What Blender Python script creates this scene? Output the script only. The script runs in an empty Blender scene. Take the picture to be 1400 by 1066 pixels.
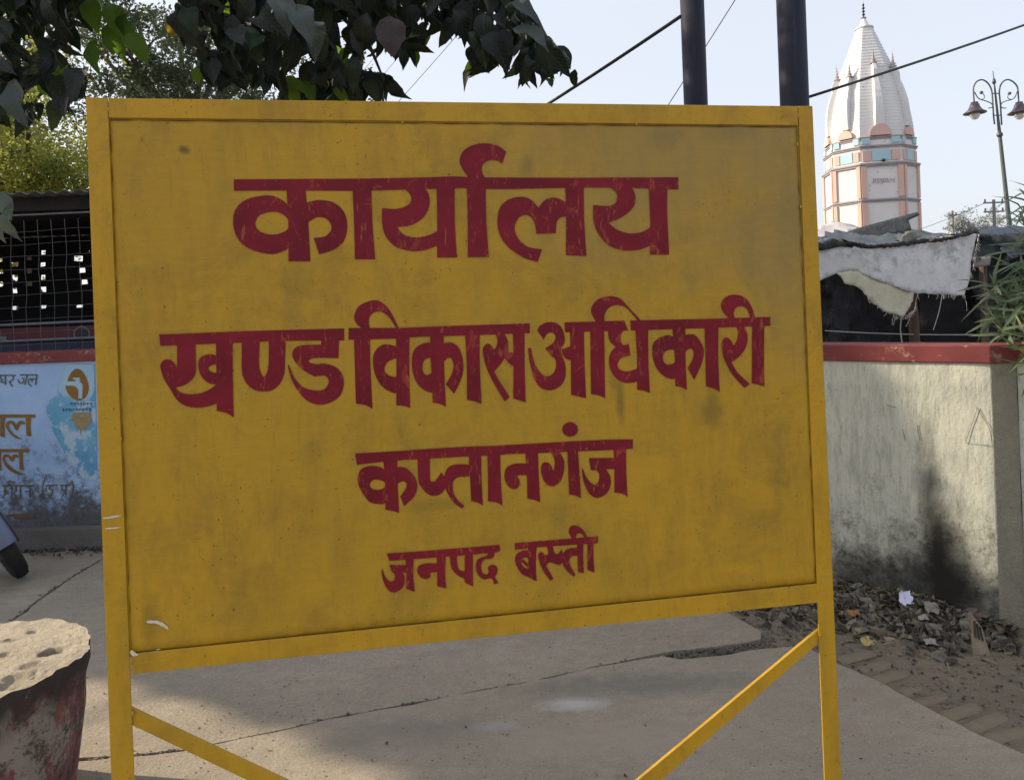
import bpy, math, random
import numpy as np
from mathutils import Vector, Matrix, noise
from mathutils.geometry import delaunay_2d_cdt
random.seed(7)
rnd = random.Random(11)
SC = bpy.context.scene
COL = SC.collection
R = math.radians

# ---------------------------------------------------------------- camera, sky, sun, exposure
EYE = 1.55
FPX = 1016.0            # focal length in photo pixels (1400 wide)
ROLL = 0.037
PX, PY = 700.0, 417.0   # principal point (horizon passes through it)
cs, sn = math.cos(ROLL), math.sin(ROLL)
cam_data = bpy.data.cameras.new('camera')
cam = bpy.data.objects.new('camera', cam_data); COL.objects.link(cam)
cam_data.sensor_width = 36; cam_data.sensor_fit = 'HORIZONTAL'
cam_data.lens = FPX / 1400 * 36
cam_data.shift_y = (PY - 533) / 1400
cam_data.clip_start = 0.05; cam_data.clip_end = 3000
cam.matrix_world = Matrix(((cs, sn, 0, 0), (0, 0, -1, 0), (-sn, cs, 0, EYE), (0, 0, 0, 1)))
SC.camera = cam

SUN_EL = R(30)
SUN_AZ = math.atan2(-0.97, 0.24)
W = bpy.data.worlds.new('World'); SC.world = W; W.use_nodes = True
wn = W.node_tree.nodes; wl = W.node_tree.links
sky = wn.new('ShaderNodeTexSky'); sky.sky_type = 'NISHITA'; sky.sun_disc = False
sky.sun_elevation = SUN_EL; sky.sun_rotation = SUN_AZ
sky.air_density = 1.0; sky.dust_density = 3.5; sky.ozone_density = 1.2; sky.altitude = 80
hz = wn.new('ShaderNodeMix'); hz.data_type = 'RGBA'; hz.inputs[0].default_value = .70      # winter haze: the whole dome is pale
wl.new(sky.outputs[0], hz.inputs[6]); hz.inputs[7].default_value = (4.85, 5.0, 5.4, 1)
wl.new(hz.outputs[2], wn['Background'].inputs['Color'])
wn['Background'].inputs['Strength'].default_value = 0.15
sd = bpy.data.lights.new('sun', 'SUN'); sd.energy = 5.0; sd.angle = R(0.55); sd.color = (1.0, 0.83, 0.60)
sun = bpy.data.objects.new('sun', sd); COL.objects.link(sun)
S = Vector((math.sin(SUN_AZ) * math.cos(SUN_EL), math.cos(SUN_AZ) * math.cos(SUN_EL), math.sin(SUN_EL)))
sun.rotation_euler = S.to_track_quat('Z', 'Y').to_euler(); sun.location = (0, 0, 30)
SC.view_settings.view_transform = 'Standard'; SC.view_settings.look = 'None'
SC.view_settings.gamma = 1; SC.view_settings.use_curve_mapping = False
SC.view_settings.exposure = 0.45
try:
    SC.cycles.max_bounces = 6; SC.cycles.transparent_max_bounces = 8
except Exception: pass

# ---------------------------------------------------------------- survey helpers: turn a photo measurement into a place in the yard
def ray(u, v):
    dx, dy = u - PX, -(v - PY)
    return Vector(((dx * cs + dy * sn) / FPX, 1.0, (-dx * sn + dy * cs) / FPX))
def P(u, v, Y):
    r = ray(u, v) * Y
    return Vector((r.x, r.y, r.z + EYE))
def G(u, v, z=0.0):
    r = ray(u, v); t = (z - EYE) / r.z
    return Vector((r.x * t, t, z))
def onplane(u, v, P0, n):
    r = ray(u, v); c = Vector((0, 0, EYE))
    return c + r * ((P0 - c).dot(n) / r.dot(n))
def project(p):
    X = p.x / p.y * FPX; Z = (p.z - EYE) / p.y * FPX
    return PX + X * cs - Z * sn, PY - (X * sn + Z * cs)

# ---------------------------------------------------------------- object helpers
def tag(o, label=None, cat=None, group=None, kind=None):
    if label: o['label'] = label
    if cat: o['category'] = cat
    if group: o['group'] = group
    if kind: o['kind'] = kind
    return o
def thing(name, loc, label, cat, group=None):
    o = bpy.data.objects.new(name, None); COL.objects.link(o)
    o.location = loc; o.empty_display_size = .2
    return tag(o, label, cat, group)
def wloc(o):
    v = Vector((0, 0, 0))
    while o is not None: v += Vector(o.location); o = o.parent
    return v
def link(name, me, m=None, parent=None):
    o = bpy.data.objects.new(name, me); COL.objects.link(o)
    if m is not None and len(me.materials) == 0: me.materials.append(m)
    if parent is not None:
        o.parent = parent; o.location = -wloc(parent)
    return o
def linkm(name, me, mat4, parent):
    o = bpy.data.objects.new(name, me); COL.objects.link(o)
    o.parent = parent
    o.matrix_basis = Matrix.Translation(-wloc(parent)) @ mat4
    return o
class MB:
    def __init__(s): s.v = []; s.f = []
    def add(s, vs, fs):
        b = len(s.v); s.v += [tuple(x) for x in vs]; s.f += [tuple(i + b for i in f) for f in fs]
        return s
    def box(s, lo, hi, M=None):
        x0, y0, z0 = lo; x1, y1, z1 = hi
        vs = [Vector(p) for p in ((x0,y0,z0),(x1,y0,z0),(x1,y1,z0),(x0,y1,z0),(x0,y0,z1),(x1,y0,z1),(x1,y1,z1),(x0,y1,z1))]
        if M is not None: vs = [M @ p for p in vs]
        return s.add(vs, [(0,3,2,1),(4,5,6,7),(0,1,5,4),(1,2,6,5),(2,3,7,6),(3,0,4,7)])
    def tube(s, pts, rad, n=8, cap=True):
        pts = [Vector(p) for p in pts]; k = len(pts)
        if not hasattr(rad, '__len__'): rad = [rad] * k
        t0 = (pts[1] - pts[0]).normalized()
        up = Vector((0, 0, 1)) if abs(t0.z) < .9 else Vector((1, 0, 0))
        a = t0.cross(up).normalized(); vs = []
        for i in range(k):
            t = (pts[min(i+1, k-1)] - pts[max(i-1, 0)]).normalized()
            a = (a - t * a.dot(t)).normalized(); b = t.cross(a)
            for j in range(n):
                an = 2 * math.pi * j / n
                vs.append(pts[i] + (a * math.cos(an) + b * math.sin(an)) * rad[i])
        fs = [(i*n+j, i*n+(j+1) % n, (i+1)*n+(j+1) % n, (i+1)*n+j) for i in range(k-1) for j in range(n)]
        if cap: fs += [tuple(range(n-1, -1, -1)), tuple((k-1)*n + j for j in range(n))]
        return s.add(vs, fs)
    def lathe(s, c, prof, n=16, sq=1.0):
        vs = []; k = len(prof); c = Vector(c)
        for r, z in prof:
            for j in range(n):
                an = 2 * math.pi * j / n
                vs.append(c + Vector((r * math.cos(an), r * math.sin(an) * sq, z)))
        fs = [(i*n+j, i*n+(j+1) % n, (i+1)*n+(j+1) % n, (i+1)*n+j) for i in range(k-1) for j in range(n)]
        fs += [tuple(range(n-1, -1, -1)), tuple((k-1)*n + j for j in range(n))]
        return s.add(vs, fs)
    def mesh(s, name, smooth=False):
        me = bpy.data.meshes.new(name); me.from_pydata(s.v, [], s.f); me.update()
        if smooth: me.polygons.foreach_set('use_smooth', [True] * len(me.polygons))
        return me
    def build(s, name, m=None, parent=None, smooth=False, bevel=0):
        o = link(name, s.mesh(name, smooth), m, parent)
        if bevel:
            b = o.modifiers.new('bevel', 'BEVEL'); b.width = bevel; b.segments = 2; b.limit_method = 'ANGLE'
        return o
def catmull(pts, k=6, closed=False):
    pts = [Vector(p) for p in pts]; n = len(pts); out = []
    g = (lambda i: pts[i % n]) if closed else (lambda i: pts[max(0, min(n-1, i))])
    for i in range(n if closed else n-1):
        p0, p1, p2, p3 = g(i-1), g(i), g(i+1), g(i+2)
        for j in range(k):
            t = j / k
            out.append(.5*((2*p1)+(-p0+p2)*t+(2*p0-5*p1+4*p2-p3)*t*t+(-p0+3*p1-3*p2+p3)*t*t*t))
    if not closed: out.append(pts[-1])
    return out
def inside(poly, x, y):
    c = False; n = len(poly); j = n-1
    for i in range(n):
        xi, yi = poly[i][0], poly[i][1]; xj, yj = poly[j][0], poly[j][1]
        if (yi > y) != (yj > y) and x < (xj-xi)*(y-yi)/(yj-yi)+xi: c = not c
        j = i
    return c

# ---------------------------------------------------------------- materials
def newmat(name):
    m = bpy.data.materials.new(name); m.use_nodes = True
    nt = m.node_tree; b = nt.nodes['Principled BSDF']
    return m, nt, b
class N:
    """tiny node writer"""
    def __init__(s, nt):
        s.nt = nt; s.tc = nt.nodes.new('ShaderNodeTexCoord')
    def sock(s, node, i, val):
        if hasattr(val, 'is_output'): s.nt.links.new(val, node.inputs[i])
        else: node.inputs[i].default_value = val
    def math(s, op, a, b=0.0, c=0.0, clamp=False):
        n = s.nt.nodes.new('ShaderNodeMath'); n.operation = op; n.use_clamp = clamp
        s.sock(n, 0, a); s.sock(n, 1, b); s.sock(n, 2, c); return n.outputs[0]
    def vec(s, scale=(1, 1, 1), loc=(0, 0, 0), src='Object'):
        n = s.nt.nodes.new('ShaderNodeMapping'); n.inputs['Scale'].default_value = scale; n.inputs['Location'].default_value = loc
        s.nt.links.new(s.tc.outputs[src], n.inputs[0]); return n.outputs[0]
    def noise(s, scale, detail=4, rough=.6, vec=None, dist=0):
        n = s.nt.nodes.new('ShaderNodeTexNoise'); n.inputs['Scale'].default_value = scale
        n.inputs['Detail'].default_value = detail; n.inputs['Roughness'].default_value = rough; n.inputs['Distortion'].default_value = dist
        s.nt.links.new(vec if vec is not None else s.tc.outputs['Object'], n.inputs['Vector']); return n.outputs[0]
    def voro(s, scale, vec=None, feat='F1', out=0):
        n = s.nt.nodes.new('ShaderNodeTexVoronoi'); n.inputs['Scale'].default_value = scale; n.feature = feat
        s.nt.links.new(vec if vec is not None else s.tc.outputs['Object'], n.inputs['Vector']); return n.outputs[out]
    def ramp(s, f, a, b):
        return s.math('SMOOTH_MIN', s.math('MAXIMUM', s.math('DIVIDE', s.math('SUBTRACT', f, a), b - a), 0.0), 1.0, .05)
    def mix(s, f, a, b, mode='MIX'):
        n = s.nt.nodes.new('ShaderNodeMix'); n.data_type = 'RGBA'; n.blend_type = mode
        s.sock(n, 0, f)
        for i, v in ((6, a), (7, b)):
            if hasattr(v, 'is_output'): s.nt.links.new(v, n.inputs[i])
            else: n.inputs[i].default_value = (*v[:3], 1)
        return n.outputs[2]
    def spot(s, c, r, pw=1.0, nscale=9, namp=.9):
        """soft irregular blot centred at c (object coords)"""
        m = s.vec(tuple(1/x for x in r), tuple(-c[i]/r[i] for i in range(3)))
        n = s.nt.nodes.new('ShaderNodeVectorMath'); n.operation = 'LENGTH'; s.nt.links.new(m, n.inputs[0])
        nz = s.noise(nscale, 6, .65)
        d = s.math('ADD', n.outputs['Value'], s.math('MULTIPLY', s.math('SUBTRACT', nz, .5), namp*2))
        return s.math('MULTIPLY', s.ramp(d, 1.25, .35), pw)
    def bump(s, b, h, strength=.3, dist=.01, prev=None):
        n = s.nt.nodes.new('ShaderNodeBump'); n.inputs['Strength'].default_value = strength; n.inputs['Distance'].default_value = dist
        s.nt.links.new(h, n.inputs['Height'])
        if prev is not None: s.nt.links.new(prev, n.inputs['Normal'])
        s.nt.links.new(n.outputs[0], b.inputs['Normal']); return n.outputs[0]
def simple(name, c1, c2=None, scale=8, rough=.7, bump=.2, bdist=.004, bscale=None, metal=0, spec=.5, stretch=(1,1,1), detail=5, c3=None, s3=30, t3=.62):
    m, nt, b = newmat(name); n = N(nt)
    c2 = c2 or tuple(x*.75 for x in c1)
    v = n.vec(stretch)
    col = n.mix(n.ramp(n.noise(scale, detail, .62, v), .35, .65), c1, c2)
    if c3: col = n.mix(n.ramp(n.noise(s3, 5, .7, v), t3, t3+.08), col, c3)
    nt.links.new(col, b.inputs['Base Color'])
    b.inputs['Roughness'].default_value = rough; b.inputs['Metallic'].default_value = metal
    b.inputs['Specular IOR Level'].default_value = spec
    if bump: n.bump(b, n.noise(bscale or scale*5, 6, .7, v), bump, bdist)
    return m

def mat_sign(name, base, dark, seed, smudges_and_sheen=()):
    m, nt, b = newmat(name); n = N(nt)
    off = (seed*3.1, seed*1.7, 0)
    big = n.noise(1.6, 4, .55, n.vec((1, 1, 1), off))
    col = n.mix(n.ramp(big, .3, .7), base, tuple(x*y for x, y in zip(base, (.86, .90, 1.1))))
    streak = n.noise(7, 6, .7, n.vec((2.2, 2.2, .6), off))
    col = n.mix(n.math('MULTIPLY', n.ramp(streak, .46, .68), .38), col, dark)
    blot = n.noise(5, 7, .75, n.vec((1, 1, 1), (seed, 4, 2)), .6)
    col = n.mix(n.math('MULTIPLY', n.ramp(blot, .50, .68), .5), col, dark)
    br = n.noise(26, 5, .7, n.vec((.35, .35, 2.2), off), .4)
    col = n.mix(n.math('MULTIPLY', n.ramp(br, .50, .66), .16), col, tuple(x*y for x, y in zip(base, (1.16, 1.18, 1.6))))
    vd = n.noise(20, 5, .75, n.vec((2.6, 2.6, .28), off))
    col = n.mix(n.math('MULTIPLY', n.ramp(vd, .58, .70), .28), col, dark)
    rs = n.math('MULTIPLY', n.ramp(n.noise(38, 6, .8, n.vec((1, 1, 1), (seed, 8, 1))), .60, .66), n.ramp(n.noise(2.7, 3, .6, n.vec((1, 1, 1), (seed, 1, 8))), .50, .62))
    col = n.mix(n.math('MULTIPLY', rs, .65), col, (.13, .065, .02))
    sp = n.math('MULTIPLY', n.ramp(n.noise(150, 2, .5, n.vec((1, 1, 1), off)), .68, .72), n.ramp(n.noise(5, 4, .7), .46, .60))
    col = n.mix(n.math('MULTIPLY', sp, .8), col, (.05, .03, .012))
    sp2 = n.ramp(n.voro(24, n.vec((1, 1, 1), off)), .075, .05)
    sp2 = n.math('MULTIPLY', sp2, n.ramp(n.noise(3, 2, .5, n.vec((1, 1, 1), (9, seed, 1))), .5, .62))
    col = n.mix(n.math('MULTIPLY', sp2, .75), col, (.06, .035, .015))
    for c, r, pw in smudges_and_sheen: col = n.mix(n.spot(c, r, pw, 22 if r[2] < .12 else 5, 1.0), col, (.075, .06, .018) if r[2] < .12 else (.22, .175, .075))  # broad spots paint a grey sky sheen into the panel; small ones are grime
    nt.links.new(col, b.inputs['Base Color'])
    rr = n.math('ADD', n.math('MULTIPLY', n.noise(9, 5, .6), .25), .36)
    nt.links.new(rr, b.inputs['Roughness']); b.inputs['Specular IOR Level'].default_value = .32
    h = n.math('ADD', n.noise(55, 6, .65), n.math('MULTIPLY', n.noise(3.2, 3, .5), 3.0))
    h = n.math('ADD', h, n.math('MULTIPLY', br, .7)); n.bump(b, h, .45, .0035)
    return m

def mat_letter():
    m, nt, b = newmat('maroon_letter_paint'); n = N(nt)
    st = n.noise(16, 6, .7, n.vec((1, 1, .55)), 1.2)
    col = n.mix(n.ramp(n.noise(9, 4, .6), .35, .65), (.125, .004, .013), (.190, .007, .019))
    col = n.mix(n.math('MULTIPLY', n.ramp(st, .585, .64), .40), col, (.36, .075, .035))
    st2 = n.noise(42, 5, .65, n.vec((1.5, 1.5, .5)), 1.6)
    col = n.mix(n.math('MULTIPLY', n.ramp(st2, .60, .66), .45), col, (.38, .13, .03))
    nt.links.new(col, b.inputs['Base Color']); b.inputs['Roughness'].default_value = .5; b.inputs['Specular IOR Level'].default_value = .22
    n.bump(b, n.noise(120, 4, .6), .25, .001)
    return m

def mat_concrete(name, a, c, spots=(), scale=1.0, crack=False):
    m, nt, b = newmat(name); n = N(nt)
    col = n.mix(n.ramp(n.noise(1.3*scale, 6, .65), .35, .65), a, c)
    col = n.mix(n.math('MULTIPLY', n.ramp(n.noise(7*scale, 6, .7, n.vec((1, 2.2, 1))), .43, .64), .5), col, tuple(x*.66 for x in a))
    col = n.mix(n.math('MULTIPLY', n.ramp(n.noise(26*scale, 6, .75, n.vec((1, 1.6, 1), (3, 3, 3))), .50, .64), .38), col, tuple(x*.62 for x in a))
    col = n.mix(n.math('MULTIPLY', n.ramp(n.noise(130*scale, 4, .75), .50, .62), .50), col, tuple(x*.55 for x in a))
    col = n.mix(n.math('MULTIPLY', n.ramp(n.noise(110*scale, 4, .75, n.vec((1, 1, 1), (5, 5, 5))), .54, .66), .40), col, tuple(min(1, x*1.5) for x in a))
    col = n.mix(n.math('MULTIPLY', n.ramp(n.voro(60, n.vec((1, .7, 1))), .09, .05), .6), col, (.07, .06, .05))
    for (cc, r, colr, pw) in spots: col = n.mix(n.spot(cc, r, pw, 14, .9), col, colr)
    h = n.math('ADD', n.noise(70*scale, 8, .75), n.math('MULTIPLY', n.noise(9*scale, 5, .6, n.vec((1, 2, 1))), 1.6))
    if crack:
        w = n.noise(4, 5, .6); vv = n.nt.nodes.new('ShaderNodeVectorMath'); vv.operation = 'ADD'
        n.nt.links.new(n.tc.outputs['Object'], vv.inputs[0]); 
        cmb = n.nt.nodes.new('ShaderNodeCombineXYZ'); n.nt.links.new(w, cmb.inputs[0]); n.nt.links.new(w, cmb.inputs[1]); n.nt.links.new(cmb.outputs[0], vv.inputs[1])
        e = n.voro(.9, vv.outputs[0], 'DISTANCE_TO_EDGE')
        cr = n.math('MULTIPLY', n.ramp(e, .006, .001), n.ramp(n.noise(1.7, 3, .6), .5, .58))
        col = n.mix(n.math('MULTIPLY', cr, .8), col, (.05, .045, .04)); h = n.math('SUBTRACT', h, n.math('MULTIPLY', cr, 2.0))
    nt.links.new(col, b.inputs['Base Color']); b.inputs['Roughness'].default_value = .9; b.inputs['Specular IOR Level'].default_value = .25
    n.bump(b, h, .9, .013)
    return m

def mat_leaf(name, c1, c2, vein=(.12, .16, .08), trans=.35, gloss=.35, vscale=34, half=None):
    m, nt, b = newmat(name); n = N(nt)
    oi = nt.nodes.new('ShaderNodeObjectInfo')
    rv = oi.outputs['Random'] if half is None else n.noise(half, 3, .6)
    col = n.mix(n.ramp(rv, .3, .7), c1, c2)
    sep = nt.nodes.new('ShaderNodeSeparateXYZ'); nt.links.new(n.tc.outputs['UV'], sep.inputs[0])
    x = n.math('ABSOLUTE', n.math('SUBTRACT', sep.outputs[0], .5))
    ph = n.math('SUBTRACT', sep.outputs[1], n.math('MULTIPLY', x, .55))
    fr = n.math('ABSOLUTE', n.math('SUBTRACT', n.math('FRACT', n.math('MULTIPLY', ph, 9.0)), .5))
    v = n.math('MAXIMUM', n.ramp(fr, .10, .02), n.ramp(x, .03, .008))
    col = n.mix(n.math('MULTIPLY', v, .45), col, vein)
    nt.links.new(col, b.inputs['Base Color']); b.inputs['Roughness'].default_value = gloss; b.inputs['Specular IOR Level'].default_value = .28
    n.bump(b, n.math('SUBTRACT', n.noise(30, 3, .6), v), .5, .002)
    tr = nt.nodes.new('ShaderNodeBsdfTranslucent')
    nt.links.new(n.mix(.5, col, tuple(x*2.2 for x in (c2[0]*1.3, c2[1]*1.4, c2[2]*.5))), tr.inputs[0])
    mx = nt.nodes.new('ShaderNodeMixShader'); mx.inputs[0].default_value = trans
    nt.links.new(b.outputs[0], mx.inputs[1]); nt.links.new(tr.outputs[0], mx.inputs[2])
    nt.links.new(mx.outputs[0], nt.nodes['Material Output'].inputs['Surface'])
    return m

# ---------------------------------------------------------------- THE LARGE STRUCTURE
# ground
m_dirtfar = simple('dry_earth', (.20, .165, .12), (.13, .11, .08), .6, .95, .4, .02, 9, spec=.2)
g = MB().add([(-400, -60, -.09), (400, -60, -.09), (400, 900, -.09), (-400, 900, -.09)], [(0, 1, 2, 3)]).build('ground', m_dirtfar)
tag(g, kind='structure')

def jag(pts, amp=.006, step=.05, seed=0, lock=()):
    out = []; n = len(pts)
    for i in range(n):
        a, b = Vector(pts[i][:2]), Vector(pts[(i+1) % n][:2]); L = (b-a).length
        k = max(1, min(160, int(L/step))) if i not in lock else 1
        nr = Vector((-(b-a).y, (b-a).x)).normalized()
        for j in range(k):
            p = a.lerp(b, j/k); q = Vector((p.x*17, p.y*17, seed))
            if 0 < j: p = p + nr * (noise.noise(q) * amp * 2 + noise.noise(q*4) * amp)
            out.append(p)
    return out
def slab(name, pts, m, z1, z0, label=None):
    n = len(pts)
    res = delaunay_2d_cdt([Vector((p.x, p.y)) for p in pts], [], [list(range(n))], 1, 1e-6)
    vs, _, fs = res[0], res[1], res[2]
    mb = MB(); mb.add([(p.x, p.y, z1) for p in vs], fs)
    ring = [(p.x, p.y, z1) for p in pts] + [(p.x, p.y - 0.0, z0) for p in pts]
    mb.add(ring, [(i, i+n, (i+1) % n + n, (i+1) % n) for i in range(n)])
    o = mb.build(name, m); tag(o, kind='structure')
    return o
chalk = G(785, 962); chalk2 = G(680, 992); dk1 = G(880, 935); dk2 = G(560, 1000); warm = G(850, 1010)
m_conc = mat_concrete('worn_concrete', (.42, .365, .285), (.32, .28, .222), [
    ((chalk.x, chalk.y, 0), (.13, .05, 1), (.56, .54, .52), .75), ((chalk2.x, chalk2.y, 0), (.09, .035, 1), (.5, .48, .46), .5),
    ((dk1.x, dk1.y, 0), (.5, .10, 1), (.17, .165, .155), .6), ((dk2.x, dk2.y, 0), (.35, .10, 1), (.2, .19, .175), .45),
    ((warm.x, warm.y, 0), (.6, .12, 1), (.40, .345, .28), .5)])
crack_n = [(-300, 1068), (112, 1040), (180, 1034), (250, 1026.5), (300, 1016), (348, 1005.5), (400, 995), (451, 982), (520, 969.5), (584, 958), (640, 946.5), (713, 934), (822, 910), (905, 896.5), (930, 901), (960, 898), (1000, 894), (1041, 886.5), (1072, 884), (1100, 884), (1120, 893), (1145, 907), (1200, 930), (1262, 964), (1330, 1000), (1397, 1029)]
crack_f = [(-300, 1064), (112, 1034), (180, 1029.5), (250, 1023), (300, 1013), (348, 1003), (400, 992.5), (451, 980), (520, 967), (584, 955.8), (640, 944.6), (713, 932), (822, 907.6), (880, 896), (915, 889.5), (960, 884), (1010, 878), (1040, 872), (1040, 862), (1020, 850), (998, 838), (960, 815), (900, 800)]
near = [G(*p) for p in crack_n]
near = [Vector((p.x, p.y)) for p in near] + [Vector((2.9, .9)), Vector((3.6, -4)), Vector((-9, -4)), Vector((-9, 2.5))]
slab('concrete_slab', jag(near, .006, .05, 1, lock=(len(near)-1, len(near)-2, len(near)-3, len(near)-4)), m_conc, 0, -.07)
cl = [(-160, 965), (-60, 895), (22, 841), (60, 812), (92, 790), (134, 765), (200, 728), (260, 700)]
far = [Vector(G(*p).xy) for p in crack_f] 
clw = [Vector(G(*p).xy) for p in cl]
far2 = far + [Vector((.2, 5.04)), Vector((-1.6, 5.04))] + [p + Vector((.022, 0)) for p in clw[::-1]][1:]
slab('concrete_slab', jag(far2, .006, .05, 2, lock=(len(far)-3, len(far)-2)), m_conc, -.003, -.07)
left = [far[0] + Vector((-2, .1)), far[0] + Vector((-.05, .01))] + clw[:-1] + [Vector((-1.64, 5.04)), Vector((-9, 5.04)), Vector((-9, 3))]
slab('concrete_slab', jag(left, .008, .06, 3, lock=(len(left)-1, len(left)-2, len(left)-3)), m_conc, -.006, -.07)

# dirt verge beside the wall (real relief)
m_dirt = mat_concrete('dusty_verge', (.275, .235, .175), (.19, .16, .12), scale=1.3)
WA, WB = Vector((1.61, 3.80)), Vector((2.16, 3.37))        # base line of the plastered wall
wd = (WB - WA).normalized(); wn_ = Vector((wd.y, -wd.x))    # wn_ points to the road
if wn_.y > 0: wn_ = -wn_
WL = WA - wd * 2.1                                          # far (hidden) end of the wall
def vergez(x, y):
    p = Vector((x, y)); d = (p - WB).dot(wn_); a = (p - WB).dot(wd)
    h = -.022 + .018 * noise.noise(Vector((x*2.4, y*2.4, 0))) + .010 * noise.noise(Vector((x*9, y*9, 3))) + .004 * noise.noise(Vector((x*30, y*30, 5)))
    heap = max(0, 1 - abs(d - .12) / .42) * max(0, min(1, (-.03 - a) / .35))
    foot = max(0, 1 - abs(d) / .13) * .045
    return h + .055 * heap * (1 + .4*noise.noise(Vector((x*6, y*6, 1)))) + foot
mb = MB(); nx, ny = 190, 150; X0, X1, Y0, Y1 = -.4, 4.6, .6, 5.3
vs = [(X0+(X1-X0)*i/nx, Y0+(Y1-Y0)*j/ny, 0) for j in range(ny+1) for i in range(nx+1)]
vs = [(x, y, vergez(x, y)) for x, y, _ in vs]
nearpoly = [(p.x, p.y) for p in near]; farpoly = [(p.x, p.y) for p in far2]
keep = [0 if (inside(nearpoly, v[0], v[1]-.0) or inside(farpoly, v[0], v[1])) else 1 for v in vs]
fs = []
for j in range(ny):
    for i in range(nx):
        q = (j*(nx+1)+i, j*(nx+1)+i+1, (j+1)*(nx+1)+i+1, (j+1)*(nx+1)+i)
        if any(keep[k] for k in q): fs.append(q)
vs = [(v[0], v[1], v[2] if k else min(v[2], -.012)) for v, k in zip(vs, keep)]
o = mb.add(vs, fs).build('dirt_verge', m_dirt, smooth=True); tag(o, kind='structure')

# brick edging: bricks laid on edge, half buried
m_brick = simple('dusty_brick', (.225, .19, .14), (.17, .142, .106), 9, .95, .6, .006, 60, spec=.15)
bm_ = []
for k in range(4):
    mb = MB(); r2 = random.Random(k); nu, nv = 10, 5; L, Wd, H = .21, .07, .10
    def bp(u, v, top):
        e = .012 * (abs(2*u-1)**6 + abs(2*v-1)**4)
        return ((u-.5)*L*(1-.03*top), (v-.5)*Wd*(1-.1*top), (H - e + .004*noise.noise(Vector((u*7+k*9, v*5, 2)))) if top else 0)
    top = [bp(i/nu, j/nv, 1) for j in range(nv+1) for i in range(nu+1)]
    mb.add(top, [(j*(nu+1)+i, j*(nu+1)+i+1, (j+1)*(nu+1)+i+1, (j+1)*(nu+1)+i) for j in range(nv) for i in range(nu)])
    edge = [i for i in range(nu+1)] + [j*(nu+1)+nu for j in range(1, nv+1)] + [nv*(nu+1)+i for i in range(nu-1, -1, -1)] + [j*(nu+1) for j in range(nv-1, 0, -1)]
    ne = len(edge); bot = [(top[e][0]*1.02, top[e][1]*1.02, 0) for e in edge]
    mb.add([top[e] for e in edge] + bot, [(i, i+ne, (i+1) % ne + ne, (i+1) % ne) for i in range(ne)])
    me = mb.mesh('brick', True); me.materials.append(m_brick); bm_.append(me)
edge_pts = [G(1128, 892), G(1200, 930), G(1262, 964), G(1330, 1000), G(1397, 1029), Vector((2.62, 1.3, 0))]
edging = thing('brick_edging', edge_pts[0], 'row of half buried bricks edging the concrete beside the dirt', 'edging')
seglen = [(edge_pts[i+1]-edge_pts[i]).length for i in range(len(edge_pts)-1)]; tot = sum(seglen); s_ = .05; k = 0
while s_ < tot:
    q = s_; i = 0
    while i < len(seglen)-1 and q > seglen[i]: q -= seglen[i]; i += 1
    d = (edge_pts[i+1]-edge_pts[i]).normalized(); p = edge_pts[i] + d * q
    nr = Vector((d.y, -d.x, 0)); nr = nr if nr.x > 0 else -nr
    nr = Vector((.93, .36, 0)).normalized()
    c = p + nr * (.125 + rnd.uniform(-.012, .012)); ang = math.atan2(nr.y, nr.x) + rnd.uniform(-.07, .07)
    Mx = Matrix.Translation((c.x, c.y, -.114 + rnd.uniform(-.006, .006))) @ Matrix.Rotation(ang, 4, 'Z') @ Matrix.Rotation(rnd.uniform(-.05, .05), 4, 'X') @ Matrix.Rotation(rnd.uniform(-.02, .06), 4, 'Y')
    linkm('brick', bm_[k % 4], Mx, edging)
    s_ += rnd.uniform(.083, .105); k += 1

# right boundary wall
def wallpt(a, z): q = WB + wd * a; return Vector((q.x, q.y, z))
def W_(u, v):       # point of the wall face behind a photo measurement
    return onplane(u, v, Vector((WB.x, WB.y, 0)), Vector((wn_.x, wn_.y, 0)))
m_wall, nt, b = newmat('limewashed_plaster'); n = N(nt)
col = n.mix(n.ramp(n.noise(2.2, 5, .6), .35, .65), (.56, .56, .475), (.45, .47, .405))
col = n.mix(n.math('MULTIPLY', n.ramp(n.noise(9, 7, .75, n.vec((3.2, 3.2, .5))), .47, .62), .6), col, (.30, .31, .26))
col = n.mix(n.math('MULTIPLY', n.ramp(n.noise(34, 6, .8, n.vec((2, 2, .45))), .54, .64), .5), col, (.19, .19, .16))
sepz = nt.nodes.new('ShaderNodeSeparateXYZ'); nt.links.new(n.tc.outputs['Object'], sepz.inputs[0])
low = n.math('ADD', sepz.outputs[2], n.math('MULTIPLY', n.math('SUBTRACT', n.noise(5, 7, .75), .5), 1.5))
col = n.mix(n.math('MULTIPLY', n.ramp(low, .42, .02), .75), col, (.12, .115, .095))
mold = n.math('MULTIPLY', n.ramp(n.noise(26, 8, .8), .46, .6), n.ramp(low, .62, .15))
col = n.mix(n.math('MULTIPLY', mold, .8), col, (.055, .055, .045))
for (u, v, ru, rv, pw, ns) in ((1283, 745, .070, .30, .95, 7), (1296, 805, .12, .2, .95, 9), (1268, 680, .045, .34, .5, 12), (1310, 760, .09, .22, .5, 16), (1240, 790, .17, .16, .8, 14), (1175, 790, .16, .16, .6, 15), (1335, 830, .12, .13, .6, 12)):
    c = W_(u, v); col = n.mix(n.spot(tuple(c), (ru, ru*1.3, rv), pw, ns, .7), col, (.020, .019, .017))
nt.links.new(col, b.inputs['Base Color']); b.inputs['Roughness'].default_value = .92; b.inputs['Specular IOR Level'].default_value = .2
n.bump(b, n.math('ADD', n.noise(60, 8, .7), n.math('MULTIPLY', n.noise(8, 5, .6, n.vec((2, 2, .8))), 2.0)), .5, .006)
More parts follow.
